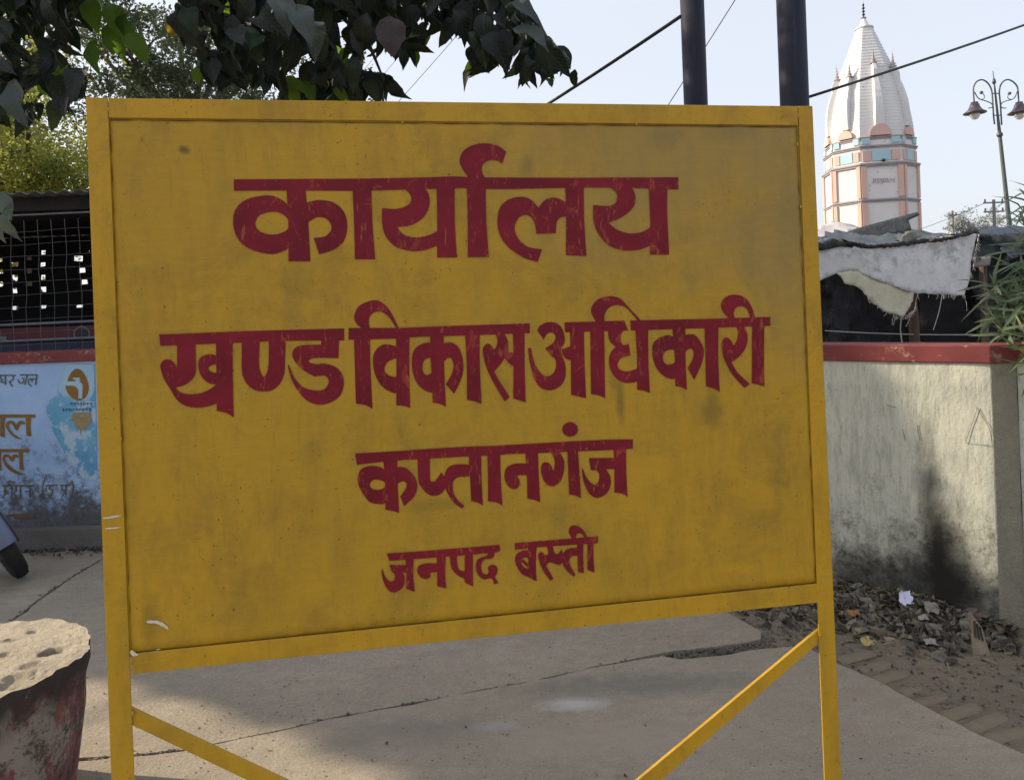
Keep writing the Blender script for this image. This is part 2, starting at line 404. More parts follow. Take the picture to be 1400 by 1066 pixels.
m_red = simple('red_coping_paint', (.205, .052, .050), (.15, .040, .042), 5, .75, .35, .003, 60, spec=.2, c3=(.33, .20, .16), s3=13, t3=.585)
rw = thing('boundary_wall', (WB.x, WB.y, 0), 'stained pale plaster wall with a red coping on the right', 'wall')
def prism(mb, path, z0, z1):
    n = len(path); mb.add([(p[0], p[1], z0) for p in path] + [(p[0], p[1], z1) for p in path],
        [tuple(range(n-1, -1, -1)), tuple(range(n, 2*n))] + [(i, (i+1) % n, (i+1) % n + n, i+n) for i in range(n)])
def subwall(mb, a, b, z0, z1, nx, nz, nr, amp=.004):
    """a slightly uneven plastered face from a to b"""
    vs = []
    for j in range(nz+1):
        for i in range(nx+1):
            p = a.lerp(b, i/nx); z = z0+(z1-z0)*j/nz
            k = amp*(noise.noise(Vector((p.x*4, p.y*4, z*4)))+.5*noise.noise(Vector((p.x*13, p.y*13, z*13))))
            if i in (0, nx) : k = -.004 + k
            vs.append((p.x+nr.x*k, p.y+nr.y*k, z))
    mb.add(vs, [(j*(nx+1)+i, j*(nx+1)+i+1, (j+1)*(nx+1)+i+1, (j+1)*(nx+1)+i) for j in range(nz) for i in range(nx)])
ZB, ZT = 1.205, 1.288
rdir = -wn_ # backwards
m = MB(); subwall(m, WL, WB, -.08, ZB, 130, 50, wn_)
ret = Vector(P(1394, 600, 3.37).xy)
m2 = MB(); subwall(m2, WB, ret, -.08, ZB, 8, 40, Vector((0, -1))); m2.build('side_face', mat_concrete('brown_render', (.36, .335, .26), (.25, .235, .185), scale=1.5), rw, True)  # side face darker and browner than the front plaster
e2 = ret + wd * 1.3
subwall(m, ret, e2, -.08, ZB, 60, 40, wn_)
bk = [WL, WL + rdir*.2, WB + rdir*.2, ret + rdir*.2, e2 + rdir*.2, e2]
vs = [(p.x, p.y, z) for z in (-.08, ZB) for p in bk]; m.add(vs, [(i, i+1, i+7, i+6) for i in range(5)])
m.build('plaster', m_wall, rw, True)
m = MB()
o1 = wn_*.012; o2 = wd*.012
cop = [WL + o1, WB + o1, ret + o1 + Vector((0, -.004)), e2 + o1, e2 + rdir*.21, ret + rdir*.21, WB + rdir*.21, WL + rdir*.21]
prism(m, cop, ZB, ZT)
m.build('coping', m_red, rw, False, .006)
# chalk triangle scratched on the plaster
m_scr = simple('scratch_mark', (.10, .10, .09), rough=.9, bump=0)
m = MB()
for tri in ([(1337, 556), (1320, 605), (1357, 609), (1353, 585), (1337, 558)], [(1357, 610), (1353, 560)], [(1212, 553), (1226, 557)], [(1234, 586), (1238, 602)], [(1254, 580), (1258, 602)]):
    pts = [W_(*p) + Vector((wn_.x, wn_.y, 0))*.004 for p in tri]
    m.tube(pts, .0011, 4)
m.build('scratched_triangle', m_scr, rw)

# left mural wall
LY = 5.15
lw = thing('mural_wall', (-3.3, LY, 0), 'white and blue painted wall with brown Hindi lettering and a red top', 'wall')
m_mur, nt, b = newmat('mural_white'); n = N(nt)
col = n.mix(n.ramp(n.noise(2.2, 5, .6), .35, .65), (.38, .54, .78), (.27, .43, .70))
sepz = nt.nodes.new('ShaderNodeSeparateXYZ'); nt.links.new(n.tc.outputs['Object'], sepz.inputs[0])
low = n.math('ADD', sepz.outputs[2], n.math('MULTIPLY', n.math('SUBTRACT', n.noise(4, 7, .75), .5), 1.1))
col = n.mix(n.math('MULTIPLY', n.math('MULTIPLY', n.ramp(n.noise(17, 8, .8), .47, .58), n.ramp(low, .72, .45)), .85), col, (.09, .10, .13))
col = n.mix(n.math('MULTIPLY', n.ramp(low, .36, .22), .9), col, (.075, .07, .065))
col = n.mix(n.math('MULTIPLY', n.ramp(n.noise(14, 6, .7), .6, .68), .35), col, (.27, .33, .44))
nt.links.new(col, b.inputs['Base Color']); b.inputs['Roughness'].default_value = .85
n.bump(b, n.noise(40, 7, .7), .5, .006)
LZ = 1.27; LT = 1.345
m = MB(); m.box((-9, LY, -.08), (-.95, LY+.22, LZ)); m.build('plaster', m_mur, lw)
m = MB(); m.box((-9.02, LY-.02, LZ), (-.93, LY+.24, LT)); m.build('coping', m_red, lw, False, .006)
def murk(u, v, off=.003): return onplane(u, v, Vector((0, LY-off, 0)), Vector((0, -1, 0)))
# kerb / apron at its foot
m_apr = mat_concrete('dark_apron', (.22, .21, .20), (.15, .145, .14))
ap = jag([Vector((-9, LY-.09)), Vector((-1.0, LY-.09)), Vector((-1.0, LY-.002)), Vector((-9, LY-.002))], .008, .05, 9, lock=(1, 2, 3))
o = slab('apron', ap, m_apr, .135, -.08)

# ---------------------------------------------------------------- SIGNBOARD
PSI = math.atan2(FPX, 6371)
sdv = Vector((math.cos(PSI), math.sin(PSI), 0)); snv = Vector((math.sin(PSI), -math.cos(PSI), 0))
S0 = P(150, 520, 1.62)
def SG(u, v, off=0.0):           # point on the sign's front plane (+off towards the viewer)
    return onplane(u, v, S0, snv) + snv * off
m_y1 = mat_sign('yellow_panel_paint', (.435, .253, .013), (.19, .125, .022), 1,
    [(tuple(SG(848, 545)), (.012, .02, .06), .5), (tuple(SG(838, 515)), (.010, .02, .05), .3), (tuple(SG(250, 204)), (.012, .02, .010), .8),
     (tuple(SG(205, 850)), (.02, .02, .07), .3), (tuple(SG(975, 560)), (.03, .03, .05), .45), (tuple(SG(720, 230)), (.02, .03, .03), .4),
     (tuple(SG(905, 190)), (.05, .03, .03), .35), (tuple(SG(600, 690)), (.10, .03, .02), .3), (tuple(SG(1000, 180)), (.10, .05, .03), .35), (tuple(SG(930, 210)), (.45, .4, .30), .5), (tuple(SG(1080, 330)), (.14, .3, .35), .35)])  # last two broad spots: sky sheen put into the colour at upper right
m_y2 = mat_sign('yellow_frame_paint', (.47, .268, .011), (.21, .13, .018), 2)
m_gap = simple('rusty_gap', (.05, .028, .012), rough=.9, bump=.3)
c0 = (SG(165, 1066)+SG(1135, 1066))/2
sign = thing('signboard', (c0.x, c0.y, 0), 'yellow painted metal signboard on posts with maroon Hindi lettering', 'sign')
def plate(name, quad, m, t=.004, off=0, depth=.035, flange=None, bevel=.0012, parent=sign, sub=None):
    """front strip of the frame: quad of photo points tl,tr,br,bl; thickness t, optional rear flange (L section)"""
    q = [SG(*p, off) for p in quad]; mb = MB()
    bq = [p - snv*t for p in q]
    mb.add(q+bq, [(3,2,1,0),(4,5,6,7),(0,1,5,4),(1,2,6,5),(2,3,7,6),(3,0,4,7)])
    if flange is not None:
        a, b_ = flange; A, B = q[a], q[b_]; cen = (q[0]+q[1]+q[2]+q[3])/4
        inn = (cen - (A+B)/2); inn = (inn - (B-A).normalized()*inn.dot((B-A).normalized())).normalized()*t
        z = -snv*(t+.0005); dd = -snv*depth
        vs = [A+z, B+z, B+z+inn, A+z+inn]; vs += [p+dd for p in vs]
        mb.add(vs, [(0,1,2,3),(7,6,5,4),(0,4,5,1),(1,5,6,2),(2,6,7,3),(3,7,4,0)])
    return mb.build(name, m, parent, False, bevel)
# extend the posts down to the ground (plane geometry, photo rows below the frame)
def down(u0, v0, u1, v1):
    a, b_ = SG(u0, v0), SG(u1, v1); d = (b_-a); t = (-.03 - a.z)/d.z
    return a + d*t
def post(name, tl, tr, bl, br, m, fl):
    q = [SG(*tl), SG(*tr), down(*tr, *br), down(*tl, *bl)]
    mb = MB(); t = .004; bq = [p-snv*t for p in q]
    mb.add(q+bq, [(3,2,1,0),(4,5,6,7),(0,1,5,4),(1,2,6,5),(2,3,7,6),(3,0,4,7)])
    a, b_ = ((0, 3) if fl == 'l' else (1, 2)); A, B = q[a], q[b_]; inn = (q[(1 if fl == 'l' else 0)]-A).normalized()*t
    z = -snv*(t+.0005); dd = -snv*.036
    vs = [A+z, B+z, B+z+inn, A+z+inn]; vs += [p+dd for p in vs]
    mb.add(vs, [(0,1,2,3),(7,6,5,4),(0,4,5,1),(1,5,6,2),(2,6,7,3),(3,7,4,0)])
    return mb.build(name, m, sign, False, .0012)
post('post', (117, 133), (147, 134), (152, 1066), (183.5, 1066), m_y2, 'l')
post('post', (1091.5, 145), (1111, 145), (1127.5, 1066), (1150.5, 1066), m_y2, 'r')
plate('top_rail', [(147.6, 134.2), (1091, 145.2), (1091, 171.5), (149, 161)], m_y2, flange=(0, 1))
plate('bottom_rail', [(179.2, 893.5), (1117.6, 797.5), (1118.6, 823.5), (179.8, 921.5)], m_y2, flange=(3, 2))
# panel sheet, recessed behind the frame
q = [SG(140, 153, -.0030), SG(1097, 163, -.0030), SG(1124, 800, -.0030), SG(172, 899, -.0030)]
mb = MB(); nx, ny = 60, 40; vs = []
for j in range(ny+1):
    for i in range(nx+1):
        p = q[0].lerp(q[1], i/nx).lerp(q[3].lerp(q[2], i/nx), j/ny)
        a = (p-S0).dot(sdv); k = .0009*noise.noise(Vector((a*3, p.z*3, 1))) + .0003*noise.noise(Vector((a*11, p.z*11, 4)))
        vs.append(p + snv*(k-.0005))
mb.add(vs, [((j+1)*(nx+1)+i, (j+1)*(nx+1)+i+1, j*(nx+1)+i+1, j*(nx+1)+i) for j in range(ny) for i in range(nx)])
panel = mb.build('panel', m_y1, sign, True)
sm = panel.modifiers.new('sheet', 'SOLIDIFY'); sm.thickness = .0015; sm.offset = -1
# dark rusted seam with paint chips between panel and frame
mb = MB()
for (a, b_, ph) in (((149.5, 163.6), (1090, 173.6), 0), ((1089.2, 173), (1116, 796), 1), ((150.0, 163), (179.5, 893), 2), ((180, 892.4), (1117, 796.6), 3)):
    k = 90; pa = Vector(a); pb = Vector(b_); d = (pb-pa).normalized(); nr = Vector((-d.y, d.x)); pts = []
    for i in range(k+1):
        c = pa.lerp(pb, i/k); w = .35 + .8*noise.noise(Vector((i*.37, ph*7, 0))) + (.35 if ph in (0, 3) else 0)
        w = max(.12, w)
        pts.append((c + nr*w*.8, c - nr*w*.6))
    vv = [SG(p.x, p.y, -.0014) for pr in pts for p in pr]
    mb.add(vv, [(2*i, 2*i+1, 2*i+3, 2*i+2) for i in range(k)])
mb.build('seam', m_gap, sign)
# braces (L-section) and lower cross rail
def brace(a, b_, c, d, off, fl):
    q = [SG(*a, off), SG(*b_, off), SG(*c, off), SG(*d, off)]; t = .004
    mb = MB(); bq = [p-snv*t for p in q]
    mb.add(q+bq, [(3,2,1,0),(4,5,6,7),(0,1,5,4),(1,2,6,5),(2,3,7,6),(3,0,4,7)])
    A, B = q[0], q[1]; z = -snv*(t+.0004); dn = ((q[3]-q[0]).normalized())*t; dd = -snv*.004
    vs = [A+z, B+z, B+z+dn, A+z+dn]; vs += [p+dd for p in vs]
    mb.add(vs, [(0,1,2,3),(7,6,5,4),(0,4,5,1),(1,5,6,2),(2,6,7,3),(3,7,4,0)])
    return mb.build('brace', m_y2, sign, False, .001)
brace((176, 968), (700, 1212), (660, 1222), (176, 991), -.005, 't')
brace((1122, 860), (700, 1212), (740, 1212), (1122, 879), -.005, 't')
plate('lower_rail', [(185, 1225), (1132, 1190), (1133, 1213), (186, 1250)], m_y2, off=-.0045, flange=(3, 2))
for (u, v, r_) in ((147.5, 150, .0035), (1091, 158, .0035), (179.5, 905, .004), (1118, 808, .004), (181, 975, .004), (1122, 868, .004), (1090.5, 197, .003), (1095, 283, .003), (1104, 392, .003), (150.5, 307, .003), (1106, 470, .003), (550, 167, .0028), (870, 169.5, .0028), (165, 600, .003)):
    c = SG(u, v, .0002); mb = MB(); vs = []
    for i in range(4):
        for j in range(10):
            a = 2*math.pi*j/10; q = r_*math.cos(i*.5)*(1+.3*noise.noise(Vector((u, j*.9, i)))); vs.append(c + sdv*(q*math.cos(a)) + Vector((0, 0, q*1.5*math.sin(a))) + snv*(r_*.45*math.sin(i*.5)))
    mb.add(vs, [(i*10+j, i*10+(j+1) % 10, (i+1)*10+(j+1) % 10, (i+1)*10+j) for i in range(3) for j in range(10)] + [tuple(30+j for j in range(10))])
    mb.build('weld_bead', m_y2, sign, True)
# white scuffs
m_scuff = simple('white_scuff', (.62, .58, .50), rough=.6, bump=0)
def scuff(pts, w, off=.0012):
    k = len(pts); c = catmull([Vector(p) for p in pts], 5); mb = MB(); vs = []
    for i, p in enumerate(c):
        d = (c[min(i+1, len(c)-1)]-c[max(i-1, 0)]).normalized(); nr = Vector((-d.y, d.x))
        ww = w*(.35+.8*math.sin(math.pi*min(1, i/(len(c)-1)*.9+.1)))*(1+.5*noise.noise(Vector((i*1.7, w*9, 0))))
        vs += [SG(*(p+nr*ww/2), off), SG(*(p-nr*ww/2), off)]
    mb.add(vs, [(2*i, 2*i+1, 2*i+3, 2*i+2) for i in range(len(c)-1)])
    return mb.build('scuff', m_scuff, sign)
scuff([(200, 850), (214, 850.5), (224, 855), (230, 860)], 4.0, -.0014)
scuff([(141, 708), (150, 707), (158, 705.5), (166, 704)], 2.6); scuff([(144, 722), (155, 721.5), (166, 720)], 1.6)
scuff([(179, 889), (183, 893), (189, 894.5)], 5); scuff([(207, 892), (215, 889), (219, 887.5)], 2.5, -.002)

# ---- lettering, traced as brush outlines on the board
REG = {'A': (300, 180, 4.1176), 'B': (620, 180, 4.1176), 'C': (200, 390, 4.6667), 'D': (470, 390, 4.6667), 'E': (710, 390, 3.8889),
       'F': (470, 560, 6.3636), 'G': (660, 560, 6.3636), 'H': (510, 710, 4.375), 'I': (0, 480, 8.886), 'J': (0, 560, 6.664)}
def parse(reg, s):
    ox, oy, sc = REG[reg]; out = []
    for t in s.split():
        c = t.endswith('*'); x, y = t.rstrip('*').split(',')
        out.append((ox + float(x)/sc, oy + float(y)/sc, c))
    return out
def smooth_outline(pts, k=5):
    n = len(pts); cor = [i for i in range(n) if pts[i][2]]
    V2 = [Vector((p[0], p[1])) for p in pts]
    if not cor: return catmull(V2, k, True)
    out = []; st = cor[0]; seq = [(st+i) % n for i in range(n+1)]; seg = [seq[0]]
    for i in seq[1:]:
        seg.append(i)
        if pts[i][2]:
            if len(seg) == 2: out.append(V2[seg[0]])
            else: out += catmull([V2[j] for j in seg], k)[:-1]
            seg = [i]
    return out
def strokes_mesh(name, elems, proj, m, parent):
    """elems: (region, 'P', outline) or (region, 'R', outer, inner) or (region,'S',width,path); the union becomes one flat painted shape"""
    V, F = [], []
    for e in elems:
        reg, kind = e[0], e[1]
        if kind == 'P':
            o = smooth_outline(parse(reg, e[2]))
            b = len(V); V += o; F.append(list(range(b, b+len(o))))
        elif kind == 'R':
            a = smooth_outline(parse(reg, e[2])); c = smooth_outline(parse(reg, e[3]))
            cen = sum(c, Vector((0, 0)))/len(c)
            def at(loop, ang):
                d = Vector((math.cos(ang), math.sin(ang))); best = None
                for i in range(len(loop)):
                    p, q = loop[i]-cen, loop[(i+1) % len(loop)]-cen; s = q-p; den = d.x*s.y-d.y*s.x
                    if abs(den) < 1e-9: continue
                    t = (p.x*s.y-p.y*s.x)/den; u = (p.x*d.y-p.y*d.x)/den
                    if t > 0 and -1e-6 <= u <= 1+1e-6 and (best is None or t > best): best = t
                return cen + d*(best or 1)
            K = 40; oo = [at(a, 2*math.pi*i/K+.01) for i in range(K)]; ii = [at(c, 2*math.pi*i/K+.01) for i in range(K)]
            b = len(V); V += oo + ii
            for i in range(K): j = (i+1) % K; F.append([b+i, b+j, b+K+j, b+K+i])
        else:
            ox, oy, sc = REG[reg]; w = e[2]/sc/2
            pp = parse(reg, e[3]); c = catmull([Vector((x, y)) for x, y, _ in pp], 4) if len(pp) > 2 else [Vector((x, y)) for x, y, _ in pp]
            b = len(V); Lf, Rt = [], []
            for i, p in enumerate(c):
                d = (c[min(i+1, len(c)-1)]-c[max(i-1, 0)]).normalized(); nr = Vector((-d.y, d.x)); Lf.append(p+nr*w); Rt.append(p-nr*w)
            V += Lf + Rt; k = len(c)
            for i in range(k-1): F.append([b+i, b+i+1, b+k+i+1, b+k+i])
    V = [Vector((p.x + .12*noise.noise(Vector((p.x*.35, p.y*.35, 0))), p.y + .12*noise.noise(Vector((p.x*.35, p.y*.35, 9))))) for p in V]
    r = delaunay_2d_cdt(V, [], F, 0, 1e-5)
    polys = [[V[i] for i in f] for f in F]
    bb = [(min(p.x for p in q), min(p.y for p in q), max(p.x for p in q), max(p.y for p in q)) for q in polys]
    keep = []
    for f in r[2]:
        c = sum((r[0][i] for i in f), Vector((0, 0)))/len(f)
        if any(b_[0] <= c.x <= b_[2] and b_[1] <= c.y <= b_[3] and inside(q, c.x, c.y) for q, b_ in zip(polys, bb)): keep.append(tuple(f))
    pts = [proj(p.x, p.y) for p in r[0]]
    me = bpy.data.meshes.new(name); me.from_pydata([tuple(p) for p in pts], [], keep); me.update()
    return link(name, me, m, parent)
WORDS = [
 ("maroon painted word in the large top line", [
  ('A','P','80,268* 750,264 1100,258 1400,256 1402,316* 1100,324 860,331 740,333 370,331 80,332*'),
  ('B','P','70,257* 640,259 1268,256* 1268,325* 1010,316 740,313 300,322 70,318*'),
  ('A','P','372,300* 482,300* 487,360 500,520 512,730* 388,730* 387,500 378,350'),
  ('A','R','75,510 92,430 160,378 270,358 340,378 400,430 420,520 400,640 340,680 270,688 160,655 98,595','200,520 225,470 300,450 350,462 386,495 386,545 340,572 280,578 225,560'),
  ('A','P','465,410* 520,390 580,385 645,400 700,450 720,530 700,615 640,665 560,690* 530,598* 590,590 625,560 628,525 600,490 550,482 495,512*'),
  ('A','P','745,300* 855,300* 862,520 877,718* 762,718* 757,500 750,350'),
  ('A','P','1035,318* 1068,345 1080,385 1052,418 990,435 917,430* 915,500 932,580 990,645 1080,672 1160,665 1228,640* 1228,560* 1180,582 1110,595 1040,580 1000,537* 1080,525 1150,480 1183,410 1178,350 1152,315*'),
  ('A','P','1222,300* 1325,300* 1326,520 1338,708* 1226,708* 1226,450'),
  ('B','P','75,300* 182,300* 185,500 200,706* 82,706* 80,450'),
  ('B','P','90,262* 55,215 35,160 60,105 120,72 190,66 250,80 298,112* 275,180* 250,163 210,158 175,175 160,205 165,235 182,264*'),
  ('B','P','500,662* 475,733* 400,710 310,650 262,580 248,500 262,430 305,385 370,367 430,378 480,428* 520,383 580,372 640,402* 640,476* 605,482 582,510 578,570* 468,575* 460,520 440,483 405,468 368,485 345,540 365,600 420,648'),
  ('B','P','630,300* 735,300* 737,500 750,700* 634,695* 636,450'),
  ('B','P','885,312* 922,350 915,400 870,418 788,413* 790,500 815,570 870,635 950,667 1040,665 1112,640* 1112,538* 1060,565 990,572 920,550 873,512* 950,480 1010,430 1027,380 1015,330 992,306*'),
  ('B','P','1100,300* 1207,300* 1205,450 1216,692* 1108,692* 1110,500')]),
 ("maroon painted word at the left of the second line", [
  ('C','P','80,314* 660,292 1262,275* 1262,352* 880,355 560,367 88,386*'),
  ('C','P','195,375* 312,365* 314,480 312,560 280,610 230,640 182,652* 215,682 270,695 340,690 400,665 450,630* 450,753* 380,775 310,780 240,765 190,725 150,660 110,595 88,520 100,485 130,472 165,485 195,528*'),
  ('C','R','330,500 345,460 400,440 450,455 470,520 460,615 420,632 370,605 340,560','393,530 415,510 450,506 452,555 415,553'),
  ('C','P','443,345* 550,345* 550,500 556,842* 510,815 448,800* 447,600'),
  ('C','P','608,355* 722,350* 719,450 721,530 748,583 774,540 780,470 780,350* 890,345* 885,450 880,560 850,630 800,670 745,677 690,668 635,620 610,550 608,450'),
  ('C','P','1115,345* 1230,345* 1226,465* 1075,464 1036,485 1075,502 1140,500 1205,520 1245,560 1260,620 1245,690 1200,735 1120,762 1040,745 980,690 930,610 903,520 912,515 945,590 1000,650 1070,670 1130,665 1160,630 1160,600 1135,577 1070,581* 1000,540 950,490 930,440 950,400 1000,382 1115,379*')]),
 ("maroon painted word in the middle of the second line", [
  ('D','P','30,272* 350,272 600,262 1188,243* 1188,305* 850,318 500,328 330,340 30,348*'),
  ('D','P','65,335* 168,330* 170,500 183,788* 140,765 77,755* 70,500'),
  ('D','P','115,276* 75,235 68,190 100,130 190,95 250,115 300,170 352,276* 335,274* 290,205 240,170 190,175 160,215 166,276*'),
  ('D','R','185,480 200,420 250,378 320,385 350,410 375,480 345,672 300,680 240,640 200,570','260,530 280,490 336,466 338,500 338,578 300,580 270,560'),
  ('D','P','333,315* 420,315* 418,500 424,782* 385,770 335,765* 336,500'),
  ('D','P','552,312* 638,312* 640,500 652,775* 610,755 567,750* 565,600 555,500'),
  ('D','R','435,480 450,410 510,370 570,375 600,480 575,670 520,672 465,620 440,550','502,520 517,475 563,463 565,500 565,550 535,572 510,560'),
  ('D','P','630,372* 690,366 738,405 764,500 752,590 705,692* 652,632* 682,580 702,520 690,472 665,462 636,490*'),
  ('D','P','775,310* 868,310* 868,500 880,757* 835,740 788,730* 785,500'),
  ('D','P','972,312* 1022,306* 1045,345 1050,385 1055,427 1087,428* 1087,517* 1065,505 1045,485 1030,462* 1000,505 960,550* 990,605 1060,713* 1028,740* 980,660 930,570 898,480 888,410 905,378 932,376 960,412* 975,390 982,350'),
  ('D','P','1080,300* 1155,300* 1155,500 1162,748* 1125,735 1082,722* 1085,500')]),
 ("maroon painted word at the right of the second line", [
  ('E','P','97,240* 110,215 150,197 195,200 228,228 243,280 240,310 222,342 232,380 247,430 245,490 220,535 165,558 110,540 75,480 55,400 47,335* 63,332* 75,390 95,440 130,480 165,480 190,455 197,415 188,385* 175,380* 138,335* 170,315 190,290 193,270 178,252 150,258 130,290*'),
  ('E','P','228,338* 252,333 280,318* 280,398* 252,392 232,368'),
  ('E','P','270,230* 345,230* 348,400 356,600* 320,592 277,582* 275,400'),
  ('E','P','240,197* 560,188* 580,240* 245,250*'),
  ('E','P','378,235* 452,235* 455,400 458,600* 425,586 383,578* 380,400'),
  ('E','P','410,194* 385,150 388,110 420,75 480,58 540,72 590,125 650,188* 632,188* 570,120 520,105 480,118 455,155 455,194*'),
  ('E','P','475,230* 562,236* 542,262 543,300 555,317 583,312* 593,373* 548,385 523,418 535,447 572,458 610,450 636,435* 636,510* 580,520 530,505 490,455 478,400 490,355 515,328* 485,300 473,262'),
  ('E','P','618,228* 686,228* 688,400 696,572* 660,560 628,555* 628,400'),
  ('E','P','592,187* 1000,178 1337,168* 1337,215* 1000,227 595,240*'),
  ('E','R','708,350 720,300 770,270 820,275 850,380 835,490 790,492 745,460 718,410','765,380 780,350 824,342 830,370 828,410 795,422 772,410'),
  ('E','P','816,228* 885,226* 886,400 893,557* 865,542 832,535* 830,400'),
  ('E','P','880,265* 930,262 965,300 983,350 970,420 932,503* 897,440* 920,400 930,360 915,335 884,352*'),
  ('E','P','988,218* 1060,218* 1060,400 1068,567* 1035,548 995,537* 992,400'),
  ('E','P','1152,212* 1192,212* 1215,260 1210,320 1180,370 1130,410* 1165,465 1228,525* 1200,545* 1140,480 1095,400 1078,330 1085,290 1105,278 1125,290 1142,320* 1160,290 1165,250'),
  ('E','P','1240,210* 1305,208* 1303,400 1306,537* 1238,520* 1240,400'),
  ('E','P','1118,176* 1085,140 1075,100 1100,62 1150,50 1200,65 1235,110 1257,174* 1230,174* 1215,130 1185,112 1155,120 1142,145 1147,176*')]),
 ("maroon painted word alone on the third line", [
  ('F','P','98,382* 500,358 1000,325 1400,312* 1400,392* 1000,412 470,442 115,480*'),
  ('G','P','190,308* 500,292 1000,265 1308,257* 1308,340* 1000,356 500,377 190,388*'),
  ('F','R','120,600 140,530 200,495 270,490 350,520 400,640 370,805 290,820 220,800 160,720 130,660','225,660 245,620 290,608 352,628 358,660 345,685 290,698 250,690'),
  ('F','P','345,440* 465,435* 470,650 482,898* 430,883 362,870* 358,650'),
  ('F','P','460,500* 530,503 590,550 630,610 640,680 610,760 525,840* 492,755* 530,700 548,650 520,624 468,642*'),
  ('F','P','642,425* 750,420* 752,600 775,627 803,612 848,546* 884,592* 888,675* 850,730 780,750 720,725 670,665 650,620'),
  ('F','P','1092,480* 1092,582* 1020,583 968,605 948,655 960,735 1000,795 1048,835* 1032,862* 960,810 900,720 880,650 876,580 900,515 950,482 1020,474'),
  ('F','P','1088,395* 1197,390* 1200,600 1212,834* 1165,808 1110,795* 1100,600'),
  ('F','P','1250,390* 1362,385* 1368,600 1382,834* 1330,808 1255,798* 1256,600'),
  ('G','P','386,470* 386,572* 320,570 302,585 322,620 315,665 285,692 240,680 205,640 190,580 205,510 260,475 320,468'),
  ('G','P','372,365* 482,365* 488,550 502,808* 450,785 390,775* 385,550'),
  ('G','P','588,362* 665,360* 705,430 712,500 690,600 650,650 605,667 560,650 525,600 508,520 520,470 550,458 590,475 618,540* 628,480 622,420'),
  ('G','P','738,335* 830,335* 840,500 857,772* 810,748 755,738* 745,500'),
  ('G','P','694,172 712,128 762,108 812,128 830,172 812,216 762,234 712,216'),
  ('G','P','925,422* 1148,420* 1148,515* 1075,518* 1110,580 1115,650 1080,730 1000,768 940,740 895,670 868,560 868,500* 905,590 960,648 1000,640 1018,590 1000,535 943,525*'),
  ('G','P','1140,335* 1250,335* 1252,550 1263,758* 1210,730 1148,722* 1148,500')]),
 ("small maroon painted word at the left of the bottom line", [
  ('H','P','83,205* 400,182 757,152* 762,192* 690,202 400,227 98,248*'),
  ('H','P','98,272* 203,275* 203,316* 175,318* 190,352 180,402 140,435 100,430 70,390 52,330 54,290* 75,345 105,372 130,358 130,330 112,312*'),
  ('H','P','195,230* 245,228* 240,330 250,434* 200,415* 200,330'),
  ('H','P','387,265* 387,316* 340,318* 342,345 310,357 275,335 265,300 280,274 330,263'),
  ('H','P','382,222* 435,218* 432,320 438,412* 385,400*'),
  ('H','P','458,222* 502,217* 505,268 518,302 552,312* 552,357* 508,335 475,300 465,265'),
  ('H','P','550,210* 598,207* 598,310 600,403* 548,376*'),
  ('H','P','683,190* 730,186* 722,226 700,236 665,242 648,275 655,318 680,330 692,315 690,285 718,270 745,290 742,325 728,345* 755,382* 725,388* 710,353 660,358 625,325 615,280 630,237 685,215')]),
 ("small maroon painted word at the right of the bottom line", [
  ('H','P','848,142* 1100,122 1347,100* 1349,142* 1000,166 850,183*'),
  ('H','R','850,240 870,200 930,188 965,260 950,340 900,332 865,290','885,255 900,230 936,236 940,290 910,292'),
  ('H','P','886,250* 898,238* 944,282* 936,294*'),
  ('H','P','930,170* 980,166* 975,270 980,371* 930,345*'),
  ('H','P','1040,162* 1075,158* 1085,195 1105,208 1130,180* 1148,240* 1120,270 1082,263 1055,255* 1035,277* 1080,355* 1062,367* 1020,310 995,250 988,212 1010,195 1035,215 1050,200'),
  ('H','P','1226,172* 1228,216* 1195,221 1175,245 1185,285 1215,335* 1200,341* 1155,300 1130,240 1150,190 1185,173'),
  ('H','P','1222,150* 1260,147* 1258,230 1262,321* 1228,315*'),
  ('H','P','1285,145* 1320,143* 1320,230 1326,319* 1285,302*'),
  ('H','P','1192,114* 1172,75 1185,42 1220,38 1260,65 1283,109* 1268,109* 1245,85 1222,88 1215,114*')]),
]
m_let = mat_letter()
for lab, el in WORDS:
    o = strokes_mesh('painted_word', el, lambda u, v: SG(u, v, -.0018), m_let, sign); o['label'] = lab

# ---- mural paint
m_bl = simple('mural_blue', (.10, .30, .50), (.16, .40, .58), 3, .8, .4, .004, 40, c3=(.40, .53, .66), s3=7, t3=.50)
m_br = simple('mural_brown', (.26, .13, .015), (.17, .08, .015), 9, .7, .2, .002, c3=(.30, .28, .22), s3=40, t3=.64)
m_pt = simple('mural_pale', (.55, .63, .66), (.45, .58, .66), 8, .8, .2)
m_gold = simple('mural_gold', (.33, .25, .10), (.25, .20, .10), 20, .8, .3, c3=(.2, .35, .42), s3=40, t3=.55)
m_ink = simple('mural_ink', (.05, .09, .14), rough=.8, bump=0)
mk = lambda u, v: murk(u, v, .003); mk2 = lambda u, v: murk(u, v, .005); mk3 = lambda u, v: murk(u, v, .007)
o = strokes_mesh('blue_field', [('I','P','775,160* 1120,155 1155,190* 1162,600 1172,1100 1175,1560* 1020,1560* 900,1400 800,1260 760,1180* 700,1080 640,960 600,850 565,740 565,650 610,590 680,540 700,440 730,330 760,220')], mk, m_bl, lw)
strokes_mesh('pale_field', [('I','P','780,165* 1130,160* 1145,330 1130,520 1040,600 850,560 700,470 735,330 762,225')], lambda u, v: murk(u, v, .004), simple('mural_light_blue', (.36, .53, .66), (.25, .45, .62), 5, .8, .3), lw)
